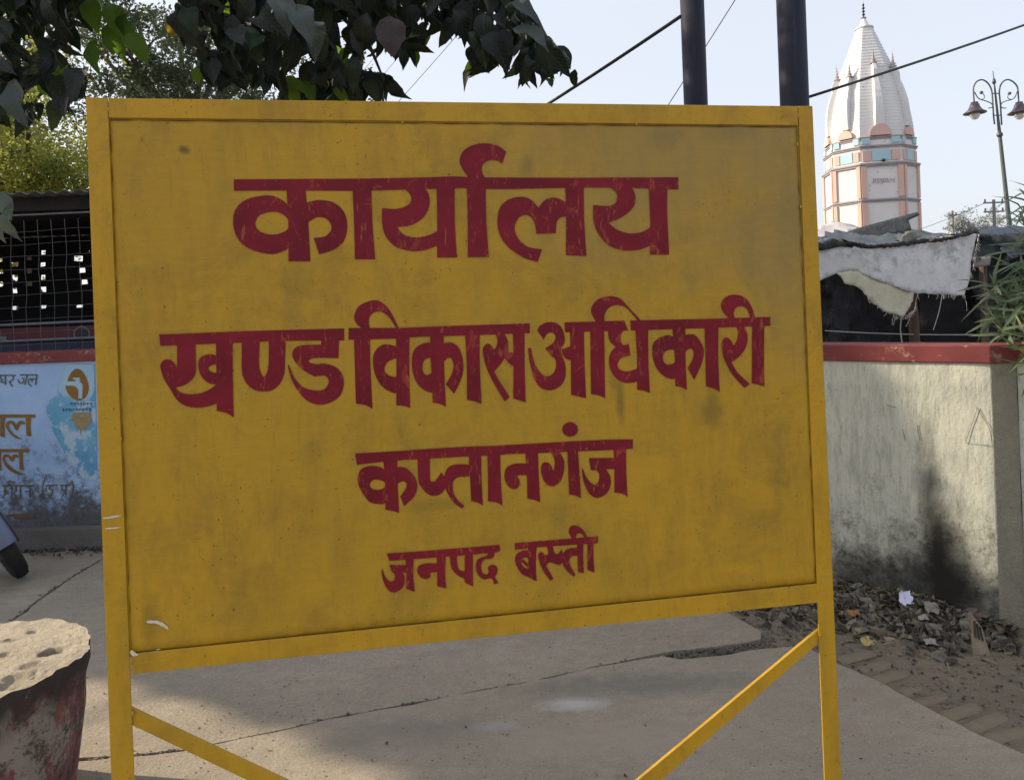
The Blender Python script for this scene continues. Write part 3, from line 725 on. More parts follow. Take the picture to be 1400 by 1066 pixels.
strokes_mesh('tap_emblem', [('I','P','815,365* 850,280 900,225 940,213 985,230 1040,300 1075,400 1075,480 1045,555 990,592 940,597 880,570 830,520 800,460 793,418* 900,422 935,450 950,485 950,575* 998,575* 1002,420 990,390 960,365 985,362 965,345 972,320* 885,320* 893,342 915,350 918,365*')], mk2, m_br, lw)
strokes_mesh('splash', [('I','P','870,770* 940,745 1030,740 1105,745* 1112,820 1095,880 1060,925 1050,975* 1035,930 1015,960 1000,935 980,1030* 965,940 945,960 925,925 900,890 905,855 830,840* 880,810')], mk2, m_gold, lw)
m = []
for r_, y0 in ((0, 630), (1, 700)):
    x = 850 if r_ == 0 else 760
    while x < 1120:
        m.append(('I', 'S', 9, f'{x},{y0} {x+rnd.uniform(18, 32)},{y0+rnd.uniform(-3, 3)}')); 
        for _ in range(2):
            xx = x + rnd.uniform(0, 26); m.append(('I', 'S', 8, f'{xx},{y0} {xx+rnd.uniform(-6, 8)},{y0+rnd.uniform(16, 32)}'))
        x += 40
strokes_mesh('small_text', m, mk3, m_ink, lw)
m_grey = simple('mural_dark_letter', (.07, .085, .06), (.12, .12, .08), 30, .8, .2)
strokes_mesh('lettering', [('I','S',15,'-60,291 195,293'), ('I','S',17,'62,295 66,408'), ('I','S',15,'10,300 0,330 30,345 10,372 62,380'),
   ('I','S',15,'150,300 165,330 130,362 105,372'), ('I','S',15,'112,372 152,432'),
   ('I','S',15,'240,287 452,287'), ('I','S',17,'330,290 298,410'), ('I','S',14,'262,330 300,330'), ('I','S',15,'290,345 270,385 235,380 215,340'),
   ('I','S',17,'448,290 430,410'), ('I','S',14,'430,340 395,335 385,370 380,335 350,345 345,390 385,428')], mk2, m_grey, lw)
strokes_mesh('lettering', [('J','S',29,'-80,56 320,57'), ('J','P','2,60* 45,60* 38,150 45,250* 0,240*'), ('J','P','232,60* 283,60* 275,150 285,242* 240,235*'),
   ('J','P','210,270* 150,258 90,215 55,160 55,120 85,98 125,108 150,140* 165,110 200,98 228,118* 222,132 190,130 175,150 160,188* 140,180 110,130 85,130 82,160 110,205 160,245'),], mk2, m_br, lw)
strokes_mesh('lettering', [('J','S',28,'-80,372 268,370'), ('J','P','-30,375* 10,375* 8,450 14,555* -20,545*'), ('J','P','172,372* 208,372* 205,450 218,548* 178,540*'),
   ('J','P','240,592* 170,590 110,565 55,520 25,460 28,420 55,405 90,415 100,440* 115,412 145,404 170,420* 165,436 140,432 120,468* 95,462 75,430 55,432 50,460 90,510 150,555')], mk2, m_br, lw)
strokes_mesh('lettering', [('J','S',13,'20,690 315,690'), ('J','S',14,'45,690 45,780'), ('J','S',12,'30,740 60,735 75,765'), ('J','S',13,'105,690 107,800'), ('J','S',11,'105,690 70,665 95,648 125,672'),
   ('J','S',12,'140,700 150,735 125,760 165,815'), ('J','S',14,'185,690 188,800'), ('J','S',12,'225,745 270,742'), ('J','S',14,'272,690 272,800'),
   ('J','S',10,'408,615 390,700 390,800'), ('J','S',13,'420,690 518,686'), ('J','S',12,'470,690 445,715 478,735 460,780 430,770'), ('J','S',13,'545,688 635,686'),
   ('J','S',14,'600,690 600,780'), ('J','S',12,'565,690 565,730 600,735'), ('J','S',11,'600,745 560,790'), ('J','S',10,'655,640 668,710 650,800')], mk2, simple('mural_faded_brown', (.17, .09, .035), (.11, .08, .06), 40, .8, .2), lw)
strokes_mesh('faded_band', [('J','P','70,950* 200,945 320,958* 310,980* 180,985 70,972*')], mk2, simple('mural_orange', (.2, .09, .05), (.1, .08, .07), 30, .8, .2), lw)

# ---------------------------------------------------------------- TEMPLE TOWER
TY = 65.0; PXM = TY / FPX * .958
m_tw = simple('tower_white', (.66, .66, .66), (.60, .60, .61), .6, .8, .3, .03, 5, c3=(.42, .41, .40), s3=2.5, t3=.6)
m_tp = simple('tower_peach', (.62, .42, .36), (.56, .38, .33), .8, .8, .2)  # kept pale: distance haze is put into this colour
m_tb = simple('tower_blue', (.33, .52, .62), (.38, .56, .62), .8, .8, .2)
m_tl = simple('tower_ledge', (.36, .32, .34), (.27, .25, .28), .8, .8, .2)
m_met = simple('dark_metal', (.035, .035, .04), rough=.5, bump=.1, metal=.6)
tc = P(1191, 300, TY); tcx, tcy = tc.x, TY
def tz(v): return P(1190, v, TY).z
m_haz = 0
ANG = [R(a - 25.9) for a in (-138, -100, -48, -10, 42, 80, 132, 170)]
def oc(r, z, k=None): return [(tcx + r*PXM*math.sin(a), tcy - r*PXM*math.cos(a), z) for a in ANG]
tw = thing('temple_tower', (tcx, tcy, -.09), 'tall white octagonal temple tower with a curved spire and peach corner strips', 'tower')
def loft(mb, prof, close=True):
    vs = []
    for r, z in prof: vs += oc(r, z)
    k = len(prof)
    mb.add(vs, [(i*8+j, i*8+(j+1) % 8, (i+1)*8+(j+1) % 8, (i+1)*8+j) for i in range(k-1) for j in range(8)] + [tuple(range(7, -1, -1)), tuple((k-1)*8+j for j in range(8))])
m = MB(); loft(m, [(61.5, -.1), (61.5, tz(231)), (60, tz(229)), (59.5, tz(206)), (59, tz(196))]); m.build('body', m_tw, tw)
sp = [(58.5, 196), (57.5, 180), (55, 164), (51.5, 147), (47, 131), (42, 116), (36.5, 101), (31, 88), (24.5, 73), (18.5, 58), (13.5, 46), (11, 39)]
m = MB(); loft(m, [(r, tz(v)) for r, v in sp]); m.build('spire', m_tw, tw)
# horizontal courses on the spire: thin raised strings
m = MB()
for i in range(34):
    v = 190 - i*4.4
    r = np.interp(-v, [-a[1] for a in sp], [a[0] for a in sp])
    loft(m, [(r+.1, tz(v)), (r+.28, tz(v-.5)), (r+.05, tz(v-1.1))])
m.build('spire_courses', m_tw, tw)
for v, r, h in ((232, 65, 3.2), (209, 62.5, 2.0), (197.5, 61.5, 2.2), (279, 64, 2.6)):
    m = MB(); loft(m, [(r-1.5, tz(v+h)), (r, tz(v+h*.6)), (r, tz(v)), (r-2, tz(v-.8))]); m.build('ledge', m_tl, tw)
    m = MB(); loft(m, [(r-2, tz(v+h+1.4)), (r-1, tz(v+h+1.2)), (r-1, tz(v+h+.1))]); m.build('ledge_moulding', m_tl, tw)
def facep(i, t, r, z, off=.06):
    a, b_ = ANG[i], ANG[(i+1) % 8]
    p = Vector((r*PXM*math.sin(a), -r*PXM*math.cos(a), 0)); q = Vector((r*PXM*math.sin(b_), -r*PXM*math.cos(b_), 0))
    c = p.lerp(q, t); nn = Vector((q.y-p.y, -(q.x-p.x), 0)).normalized()
    if nn.dot(c) < 0: nn = -nn
    return Vector((tcx, tcy, z)) + c + nn*off
def fbox(i, t0, t1, v0, v1, r, m, name, dep=.10):
    mb = MB(); f = [facep(i, t0, r, tz(v0), dep), facep(i, t1, r, tz(v0), dep), facep(i, t1, r, tz(v1), dep), facep(i, t0, r, tz(v1), dep)]
    bk = [facep(i, t0, r, tz(v0), -.05), facep(i, t1, r, tz(v0), -.05), facep(i, t1, r, tz(v1), -.05), facep(i, t0, r, tz(v1), -.05)]
    mb.add(f+bk, [(3,2,1,0),(4,5,6,7),(0,1,5,4),(1,2,6,5),(2,3,7,6),(3,0,4,7)]); mb.build(name, m, tw)
for i in range(1, 6):
    for (v0, v1) in ((335, 283.5), (277, 236.5)):
        fbox(i, 0.003, .13, v0, v1, 61.5, m_tp, 'corner_strip', .14); fbox(i, .87, .997, v0, v1, 61.5, m_tp, 'corner_strip', .14)
    fbox(i, .28, .72, 229, 215, 60, m_tb, 'blue_panel'); fbox(i, .05, .24, 229, 216, 60, m_tp, 'peach_panel'); fbox(i, .76, .95, 229, 216, 60, m_tp, 'peach_panel')
    fbox(i, .03, .24, 206.5, 199, 59.6, m_tb, 'blue_panel'); fbox(i, .76, .97, 206.5, 199, 59.6, m_tb, 'blue_panel')
    # arch
    mb = MB(); K = 16; vs = [facep(i, .5, 58.6, tz(196.2), .28)]
    wid = (ANG[(i+1) % 8]-ANG[i])*.5*.44/R(26)*.62
    for k in range(K+1):
        a = math.pi*k/K; vv = 196.2 - 15*math.sin(a)*(.75 if i != 3 else 1)
        rr = np.interp(-vv, [-a_[1] for a_ in sp], [a_[0] for a_ in sp])
        vs.append(facep(i, .5 + .27*math.cos(a), rr, tz(vv), .28))
    vs2 = [Vector(p) + (Vector((tcx, tcy, p[2]))-Vector(p)).normalized()*.5 for p in vs]
    n_ = len(vs); mb.add(vs + vs2, [(0, k+1, k+2) for k in range(K)] + [(k+1, k+2, k+2+n_, k+1+n_) for k in range(K)])
    mb.build('painted_arch', m_tp, tw)
# little engaged spires on the faces, each with a finial
for i in range(8):
    mb = MB(); pf = []
    vtop = (112, 107, 112, 97, 102, 112, 112, 107)[i]
    vs = []; K = 9
    for k in range(K+1):
        v = 184 - (184-vtop)*k/K
        r = np.interp(-v, [-a[1] for a in sp], [a[0] for a in sp]); w = .15*(1-.5*(k/K)**1.2)
        out = .22 + .25*math.sin(k/K*3.1) + (.25 if k > K-2 else 0)
        vs += [facep(i, .5-w, r, tz(v), -.1), facep(i, .5-w*.8, r, tz(v), out), facep(i, .5+w*.8, r, tz(v), out), facep(i, .5+w, r, tz(v), -.1)]
    mb.add(vs, [(k*4+j, k*4+j+1, k*4+j+5, k*4+j+4) for k in range(K) for j in range(3)] + [(K*4, K*4+1, K*4+2, K*4+3)])
    q = mb.build('face_spire', m_tw, tw)
    r = np.interp(-vtop, [-a[1] for a in sp], [a[0] for a in sp]); c = facep(i, .5, r, tz(vtop), .25)
    mb = MB(); u = PXM
    mb.lathe(c, [(4.5*u, -.5*u), (5*u, 1*u), (2.5*u, 2*u), (3.5*u, 4*u), (1.4*u, 7*u), (2*u, 9*u), (.8*u, 11*u), (1.5*u, 13*u), (.5*u, 15*u), (.9*u, 17*u), (.25*u, 19*u), (.12*u, 25*u)], 10)
    mb.build('finial', m_tl, q, True)
mb = MB(); u = PXM
mb.lathe((tcx, tcy, tz(39)), [(12.5*u, -1*u), (12.5*u, .6*u), (8*u, 2*u), (5.6*u, 6*u), (3.4*u, 11*u), (2.6*u, 13*u), (3.6*u, 14*u)], 16); mb.build('spire_neck', m_tw, tw)
mb = MB(); pr = []
for z0, r0 in ((13, 3.6), (18, 2.1), (22.5, 2.0), (27, 2.0), (31.5, 1.5)):
    pr += [(.7*u, (z0)*u), (r0*u, (z0+1.3)*u), (r0*u, (z0+2.2)*u), (.7*u, (z0+3.6)*u)]
mb.lathe((tcx, tcy, tz(39)), pr + [(.3*u, 36*u), (.1*u, 39*u)], 12); mb.build('finial', m_met, tw, True)
# faint writing on the front face
fn = (facep(3, .5, 61.5, 0, 1)-facep(3, .5, 61.5, 0, 0)).normalized(); fp = facep(3, .5, 61.5, 0, .08)
REG['T'] = (1170, 160, 10.663)
tl = [('T','S',13,'250,905 275,900'), ('T','S',11,'262,905 258,950'), ('T','S',11,'240,955 285,950'), ('T','S',13,'285,900 290,955'), ('T','S',10,'300,915 320,905 325,950'),
      ('T','S',11,'322,890 330,975'), ('T','S',10,'335,940 350,950'), ('T','S',12,'360,905 385,960'), ('T','S',10,'378,920 400,915 398,960'), ('T','S',10,'405,910 412,945 430,940 428,905'),
      ('T','S',10,'440,905 460,905 455,945 440,940'), ('T','S',11,'470,900 478,945 495,940'), ('T','S',11,'500,900 525,900 520,930 505,925'), ('T','S',14,'560,890 562,950'), ('T','S',9,'335,905 470,898')]
strokes_mesh('faint_writing', tl, lambda a, b_: onplane(a, b_, fp, fn), m_tl, tw)
mb = MB(); c = onplane(1208, 219, facep(3, .5, 60, 0, .14), fn); mb.lathe(c, [(.01, -.12), (.12, -.09), (.16, 0), (.12, .09), (.01, .12)], 10); mb.build('vent_hole', m_met, tw)

# ---------------------------------------------------------------- LAMP POST
m_pole = simple('grey_green_pole', (.10, .12, .115), (.07, .085, .085), 3, .5, .2, metal=.3)
m_shade = simple('lamp_shade_paint', (.06, .05, .065), (.10, .08, .10), 6, .35, .2, metal=.3)
LPY = 20.0
base = P(1392, 400, LPY); lp = thing('street_lamp', (base.x, LPY, -.09), 'ornamental double arm street lamp with bell shades against the sky', 'street lamp')
def q5(x, y): return P(1310 + x/10.656, 80 + y/10.656, LPY)
ptop = P(1357.5, 97, LPY); pmid = q5(600, 1060); d = (pmid-ptop); pb = ptop + d*((-.09-ptop.z)/d.z)
def along(v): # point of the shaft at photo row v
    p0, p1 = ptop, pb; lo, hi = 0, 1
    for _ in range(30):
        mid = (lo+hi)/2; pv = project(p0.lerp(p1, mid))[1]
        if pv < v: lo = mid
        else: hi = mid
    return p0.lerp(p1, lo)
pts = [pb, along(330), along(183), along(160), along(125), along(110), ptop]
m = MB(); m.tube(pts, [.072, .064, .046, .034, .024, .018, .008], 10); m.build('shaft', m_pole, lp, True)
m = MB(); c = along(111); m.lathe(c, [(.02, -.09), (.05, -.05), (.04, .02), (.02, .07)], 10); c2 = along(184); m.lathe(c2, [(.06, -.06), (.075, -.03), (.075, .03), (.05, .05)], 10); m.build('knob', m_shade, lp, True)
def armpts(s): return [q5(*p) for p in s]
for sdn, arm, curl, drop, ball, tip in (
    (0, [(530, 960), (515, 830), (505, 660), (492, 500), (465, 410), (410, 340), (340, 312), (270, 340), (232, 400), (222, 470), (232, 640)],
        [(440, 725), (490, 715), (500, 680), (470, 650), (400, 620), (330, 600), (280, 565), (240, 490)], [(340, 600), (375, 585), (382, 550), (360, 510)], (338, 498), (232, 640)),
    (1, [(635, 970), (625, 830), (615, 660), (600, 500), (615, 400), (660, 335), (720, 310), (790, 335), (850, 395), (870, 460), (882, 640)],
        [(700, 725), (640, 720), (622, 680), (650, 640), (720, 615), (780, 600), (830, 560), (862, 480)], [(775, 600), (735, 590), (722, 560), (735, 520)], (748, 510), (882, 640))):
    m = MB(); m.tube(catmull(armpts(arm), 5), .020, 8); ao = m.build('arm', m_pole, lp, True)
    m = MB(); m.tube(catmull(armpts(curl), 5), .013, 6); m.tube(catmull(armpts(drop), 5), .010, 6)
    m.lathe(q5(*ball), [(.005, -.045), (.035, -.03), (.045, 0), (.035, .03), (.005, .045)], 10); m.build('scroll', m_pole, ao, True)
    u = LPY/FPX/10.656; c = q5(tip[0]+5, tip[1])
    m = MB(); m.lathe(c, [(48*u, 0), (50*u, -28*u), (62*u, -32*u), (66*u, -60*u), (85*u, -95*u), (110*u, -125*u), (150*u, -150*u), (152*u, -162*u), (145*u, -160*u), (60*u, -120*u)], 20); so = m.build('lamp_shade', m_shade, lp, True)
    gm, nt, b = newmat('lamp_glass'); b.inputs['Base Color'].default_value = (.75, .77, .80, 1); b.inputs['Roughness'].default_value = .25; b.inputs['Transmission Weight'].default_value = .5
    m = MB(); m.lathe(c + Vector((0, 0, -155*u)), [(64*u, 0), (68*u, -30*u), (58*u, -62*u), (36*u, -88*u), (8*u, -98*u)], 16); m.build('glass', gm, so, True)
for y in (512, 830):
    m = MB(); m.tube([q5(495 if y < 600 else 515, y), q5(608 if y < 600 else 625, y)], .014, 6); m.build('cross_bar', m_pole, lp)

# ---------------------------------------------------------------- UTILITY POLES (far) AND WIRES
m_cp = simple('weathered_pole', (.22, .22, .23), (.16, .16, .17), 1, .8, .1)
def upole(uv, Y, lab, arms, rad=.13):
    top = P(*uv, Y); r = thing('utility_pole', (top.x, Y, -.09), lab, 'utility pole', 'far utility poles')
    m = MB(); m.tube([(top.x, Y, -.09), (top.x, Y, top.z)], [rad*1.2, rad*.8], 8); m.build('shaft', m_cp, r)
    for dz, w, side in arms:
        m = MB(); m.box((top.x-w*(1 if side <= 0 else .1), Y-.06, top.z-dz-.06), (top.x+w*(1 if side >= 0 else .1), Y+.06, top.z-dz+.06))
        cr = m.build('cross_arm', m_cp, r)
        for sx in (-.85, .85) if side == 0 else (.85*side,):
            m = MB(); m.lathe((top.x+w*sx, Y, top.z-dz+.06), [(.05, 0), (.09, .06), (.05, .12), (.09, .18), (.03, .26)], 8); m.build('insulator', m_cp, cr, True)
    return top
t1 = upole((1302, 288), 80, 'far utility pole with a short bracket, left of the lamp post', [(.5, .45, 0), (1.6, .5, -1), (2.8, .5, 1)], .14)
t2 = upole((1358.5, 273), 62, 'far utility pole with two cross arms beside the lamp post', [(.25, .85, 0), (1.0, .85, 0)], .14)
m_wire = simple('black_cable', (.012, .012, .014), rough=.6, bump=0)
def sag(a, b_, s, k=18): return [a.lerp(b_, i/k) - Vector((0, 0, s*4*(i/k)*(1-i/k))) for i in range(k+1)]
def wire(a, b_, s, r, lab, name='overhead_cable'):
    m = MB(); m.tube(sag(a, b_, s), r, 6); o = m.build(name, m_wire, None, True)
    return tag(o, lab, 'cable')
# two dark steel posts standing just behind the wall
m_ds = simple('dark_blue_steel', (.008, .010, .022), (.012, .014, .028), 2, .6, .15, .002, 30, spec=.25, c3=(.035, .028, .026), s3=14, t3=.62)
def spost(u, wpx, Y, lab):
    c = P(u, 120, Y); r = wpx/2/FPX*Y
    o = thing('steel_post', (c.x, Y, -.09), lab, 'post', 'tall steel posts behind the signboard')
    m = MB(); m.tube([(c.x, Y, -.09), (c.x, Y, 4.6)], [r, r], 24); m.build('shaft', m_ds, o, True)
    m = MB(); m.tube([(c.x, Y, 4.6), (c.x, Y, 4.64)], [r*1.15, r*1.15], 20); m.build('cap', m_ds, o)
    m = MB(); m.box((c.x-r*2, Y-r*2, -.085), (c.x+r*2, Y+r*2, -.065)); m.build('base_plate', m_ds, o)
    return c, r
pc1, pr1 = spost(950.5, 32, 5.3, 'thinner dark steel post rising behind the signboard, left of its twin')
pc2, pr2 = spost(1085.5, 38, 4.75, 'thicker dark steel post rising behind the right end of the signboard')
pz = P(1104, 133, 4.75); wire(Vector((pc2.x+pr2, 4.75, pz.z)), P(1640, -62, 9.0), .06, .0105, 'black cable running from the thick post across the temple tower')
a = P(933, 15, 5.2); wire(P(600, 232, 7.8), Vector((pc1.x-pr1, 5.3, a.z)), .03, .013, 'black cable from the thin post down behind the signboard')
wire(P(860, 226, 9), P(1080, -120, 7.5), .02, .005, 'thin wire slanting up between the two steel posts')
wire(P(470, 220, 14), P(700, -40, 12), .05, .005, 'faint thin wire slanting up behind the overhanging leaves, rightmost')
wire(P(440, 200, 15), P(640, -40, 13), .05, .004, 'faint thin wire slanting up behind the overhanging leaves, middle')
wire(P(420, 185, 16), P(600, -30, 14), .05, .004, 'faint thin wire slanting up behind the overhanging leaves, leftmost')
wire(t2 + Vector((-.6, 0, -.2)), P(1150, 340, 90), .6, .02, 'distant thin wire falling left from the far pole with two cross arms')
wire(t1 + Vector((0, 0, -2.6)), P(1480, 345, 70), .3, .03, 'distant thin wire falling right from the far pole with the short bracket')

# ---------------------------------------------------------------- STALL UNDER TARPAULINS (right, behind the wall)
def cloth(name, outline, Yf, m, parent, step=7, amp=.03, fr=3.0, th=.004, seed=0, folds=0.0, fray=0, smooth=True, vz=.25):
    """sheet with the given outline; Yf(u,v) gives how far back each place of it hangs"""
    poly = [Vector(p) for p in outline]; pl = []
    n = len(poly)
    for i in range(n):
        a, b_ = poly[i], poly[(i+1) % n]; k = max(1, int((b_-a).length/(step*.6)))
        for j in range(k):
            p = a.lerp(b_, j/k)
            if fray and j: d = (b_-a).normalized(); p = p + Vector((-d.y, d.x))*(noise.noise(Vector((p.x*.35, p.y*.35, seed)))*fray)
            pl.append(p)
    nb = len(pl); V = list(pl)
    x0 = min(p.x for p in pl); x1 = max(p.x for p in pl); y0 = min(p.y for p in pl); y1 = max(p.y for p in pl)
    y = y0; r_ = random.Random(seed); tp = [(p.x, p.y) for p in pl]
    while y < y1:
        x = x0
        while x < x1:
            q = Vector((x+r_.uniform(-.3, .3)*step, y+r_.uniform(-.3, .3)*step))
            if inside(tp, q.x, q.y) and min((q-w).length for w in pl) > step*.4: V.append(q)
            x += step
        y += step
    r = delaunay_2d_cdt(V, [], [list(range(nb))], 1, 1e-5)
    out = []
    for p in r[0]:
        Y = Yf(p.x, p.y); w = P(p.x, p.y, Y)
        f = noise.noise(Vector((w.x*fr, w.z*fr, seed*1.3))); f2 = noise.noise(Vector((w.x*fr*3, w.z*fr*3, seed+4)))
        c = (1-abs(noise.noise(Vector((w.x*fr*1.4+w.z*2, w.z*fr*.7, seed+8))))*2) + .5*(1-abs(noise.noise(Vector((w.x*fr*3.1-w.z*3, w.z*fr*1.7, seed+18))))*2)
        dY = amp*(f + .45*f2 + .6*c) + folds*math.sin(w.x*22+3*f)
        out.append(w + Vector((0, dY, (dY - amp*.6)*vz)))
    mb = MB(); mb.add(out, [tuple(f) for f in r[2]])
    o = mb.build(name, m, parent, smooth)
    s_ = o.modifiers.new('sheet', 'SOLIDIFY'); s_.thickness = th; s_.offset = 1
    return o
def mat_tarp(name, c1, c2, rough=.35, bs=18, bd=.02, spec=.6, weave=False, worn=None, trans=0):
    m, nt, b = newmat(name); n = N(nt)
    col = n.mix(n.ramp(n.noise(2.4, 6, .65, None, .8), .3, .7), c1, c2)
    if worn: col = n.mix(n.ramp(n.noise(5, 8, .75), .56, .64), col, worn)
    col = n.mix(n.math('MULTIPLY', n.ramp(n.noise(11, 7, .75), .5, .7), .5), col, tuple(x*.55 for x in c1))
    nt.links.new(col, b.inputs['Base Color']); b.inputs['Roughness'].default_value = rough; b.inputs['Specular IOR Level'].default_value = spec
    h = n.noise(bs, 6, .7, n.vec((1, 1, .6)), 1.5)
    if weave:
        wv = nt.nodes.new('ShaderNodeTexWave'); wv.inputs['Scale'].default_value = 60; wv.bands_direction = 'Z'; wv.inputs['Distortion'].default_value = 2
        nt.links.new(n.tc.outputs['Object'], wv.inputs['Vector']); h = n.math('ADD', n.math('MULTIPLY', h, 3), n.math('MULTIPLY', wv.outputs[1], .25))
    n.bump(b, h, .4 if weave else .8, bd)
    return m
m_sack = mat_tarp('grey_sacking', (.56, .555, .54), (.68, .68, .685), .8, 9, .02, .2, True, (.42, .41, .40))
m_sacky = mat_tarp('yellowish_sacking', (.60, .57, .42), (.52, .50, .38), .8, 12, .02, .2, True)
m_tarpd = mat_tarp('dark_slate_tarpaulin', (.022, .027, .032), (.045, .055, .062), .6, 9, .06, .3)
m_tarpb = mat_tarp('blue_grey_tarpaulin', (.055, .075, .09), (.10, .125, .145), .6, 8, .06, .3, worn=(.18, .18, .18))
m_tarpn = mat_tarp('navy_tarpaulin', (.015, .024, .055), (.035, .05, .09), .55, 8, .06, .3)
m_black = mat_tarp('black_plastic', (.010, .011, .015), (.030, .030, .036), .42, 7, .08, .5)
m_pale = mat_tarp('pale_plastic', (.46, .43, .43), (.55, .52, .53), .5, 8, .03)
m_wood = simple('old_wood', (.10, .062, .045), (.06, .042, .035), 12, .85, .4, .004, 40, stretch=(2, 2, .3))
SY = 6.1
st = thing('tarpaulin_stall', tuple(P(1240, 900, SY).xy) + (-.09,), 'ramshackle stall of black plastic and sheets behind the red topped wall', 'stall')
m = MB()
for (u, Y, vt) in ((1120, SY, 340), (1352, SY+.05, 322), (1480, SY, 315), (1120, SY+2.2, 330), (1480, SY+2.2, 330)):
    t = P(u, vt, Y); m = MB(); m.tube([(t.x, Y+.12, -.09), (t.x+.02, Y+.12, t.z-.06)], [.035, .03], 7); m.build('pole', m_wood, st, True)
t = P(1246, 400, SY-.02); m = MB(); m.tube([(t.x+.03, SY-.02, -.09), (t.x+.01, SY-.02, t.z-.2), (t.x, SY-.02, t.z+.05)], [.045, .042, .03], 8); m.build('door_post', m_wood, st, True)
m = MB(); m.tube([P(1100, 345, SY+.12), P(1325, 336, SY+.12)], .018, 7); m.build('roof_beam', m_wood, st, True)
cloth('side_plastic', [(1100, 332), (1500, 318), (1500, 640), (1100, 640)], lambda u, v: SY+.55, m_black, st, 12, .10, 2.2, seed=3)
cloth('side_plastic', [(1118, 380), (1134, 372), (1141, 420), (1133, 470), (1128, 560), (1116, 560)], lambda u, v: SY+.10, m_black, st, 7, .07, 5, seed=5)
cloth('side_plastic', [(1257, 400), (1300, 404), (1328, 405), (1334, 440), (1330, 540), (1262, 540)], lambda u, v: SY+.28, mat_tarp('dark_board', (.014, .013, .016), (.026, .022, .024), .8, 10, .02, .2), st, 10, .04, 4, seed=6)  # near-black board in the stall opening
cloth('roof_sheet', [(1108, 332), (1122, 322), (1150, 318), (1200, 318), (1222, 305), (1234, 303), (1250, 310), (1280, 316), (1302, 320), (1336, 317), (1340, 321), (1300, 327), (1262, 331), (1240, 334), (1190, 337), (1172, 333), (1150, 330), (1122, 337)],
      lambda u, v: SY-.10+max(0, (336-v))*.055, m_tarpb, st, 5, .13, 4.5, seed=11, vz=.55)
cloth('roof_sheet', [(1112, 332), (1180, 309.5), (1215, 300), (1254, 289.5), (1258, 293), (1242, 301), (1246, 314), (1210, 322), (1160, 333)], lambda u, v: SY+.9+max(0, (332-v))*.01, m_tarpd, st, 5, .02, 3, seed=12)
cloth('roof_sheet', [(1105, 315), (1120, 308), (1142, 303), (1168, 308), (1182, 312), (1160, 322), (1120, 326), (1100, 332)], lambda u, v: SY+1.6+max(0, (332-v))*.04, m_pale, st, 5, .07, 4, seed=13, vz=.6)
cloth('roof_sheet', [(1240, 316), (1262, 312), (1262, 322), (1240, 334), (1234, 328)], lambda u, v: SY-.16, simple('dusty_sheet', (.27, .26, .25), rough=.7), st, 4, .03, 6, seed=14)
cloth('roof_sheet', [(1333, 319), (1352, 313), (1380, 311), (1420, 308), (1500, 303), (1500, 350), (1420, 352), (1385, 346), (1360, 330), (1340, 321)], lambda u, v: SY-.05+max(0, (345-v))*.04, m_tarpn, st, 6, .12, 3.5, seed=15, vz=.6)
cloth('hanging_sheet', [(1338, 320), (1500, 315), (1500, 500), (1352, 500), (1338, 420), (1330, 372)], lambda u, v: SY+.22, m_tarpd, st, 8, .12, 3.5, seed=23)
cloth('hanging_sheet', [(1338, 318), (1362, 322), (1375, 338), (1369, 352), (1356, 349), (1334, 352), (1330, 372)], lambda u, v: SY+.06, m_tarpd, st, 5, .09, 7, seed=16)
cloth('hanging_sheet', [(1334, 352), (1356, 350), (1354, 362), (1332, 366)], lambda u, v: SY+.03, simple('grey_rag', (.25, .23, .22), rough=.9), st, 5, .02, 7, seed=17)
cloth('sacking_sheet', [(1100, 339), (1122, 336), (1160, 335), (1200, 334), (1240, 332), (1262, 329), (1300, 322), (1338, 317), (1334, 340), (1328, 368), (1324, 385), (1319, 404), (1309, 405), (1296, 402), (1275, 402), (1255, 401.5), (1250, 400), (1225, 392), (1195, 381), (1172, 371), (1160, 370), (1143, 374), (1124, 382), (1100, 392)],
      lambda u, v: SY-.14-(v-320)*.0012, m_sack, st, 6, .014, 2.6, seed=18, folds=.010, fray=1.6)
cloth('roof_sheet', [(1105, 336), (1140, 329), (1165, 330), (1190, 335), (1240, 330), (1300, 322), (1338, 313.5), (1342, 318), (1300, 327.5), (1262, 333), (1240, 336), (1190, 340), (1150, 337), (1122, 342), (1105, 342)], lambda u, v: SY-.20, m_black, st, 4, .03, 5, seed=27, fray=2.2)
cloth('folded_flap', [(1144, 373), (1160, 370), (1172, 371), (1195, 381), (1225, 392), (1250, 400), (1249, 412), (1242, 424), (1236, 434), (1228, 430), (1212, 426), (1198, 417), (1187, 407), (1177, 395), (1168, 390), (1156, 388), (1150, 378)],
      lambda u, v: SY-.20-(v-370)*.0010, m_sacky, st, 5, .014, 4, seed=19, fray=1.8)
m_fib = simple('frayed_fibre', (.45, .44, .40), rough=.9, bump=0)
m = MB(); r2 = random.Random(5)
edge_f = [(1338, 318), (1330, 365), (1319, 404), (1296, 403), (1255, 402), (1250, 425), (1236, 434), (1212, 426), (1187, 407)]
for i in range(110):
    k = r2.randrange(len(edge_f)-1); a, b_ = Vector(edge_f[k]), Vector(edge_f[k+1]); p = a.lerp(b_, r2.random())
    L = r2.uniform(2, 7) * (3.2 if r2.random() < .04 else 1); d = Vector((r2.uniform(-.6, .6) + (.5 if k < 2 else 0), 1)).normalized()
    p1 = p + d*L*.5 + Vector((r2.uniform(-1, 1), 0)); p2 = p + d*L + Vector((r2.uniform(-2, 2), 0)); Yk = SY - .23
    m.tube([P(p.x, p.y-1.5, Yk), P(p1.x, p1.y, Yk-.01), P(p2.x, p2.y, Yk-.01)], .0022, 3, False)
tag(m.build('frayed_fringe', m_fib, st), kind='stuff')
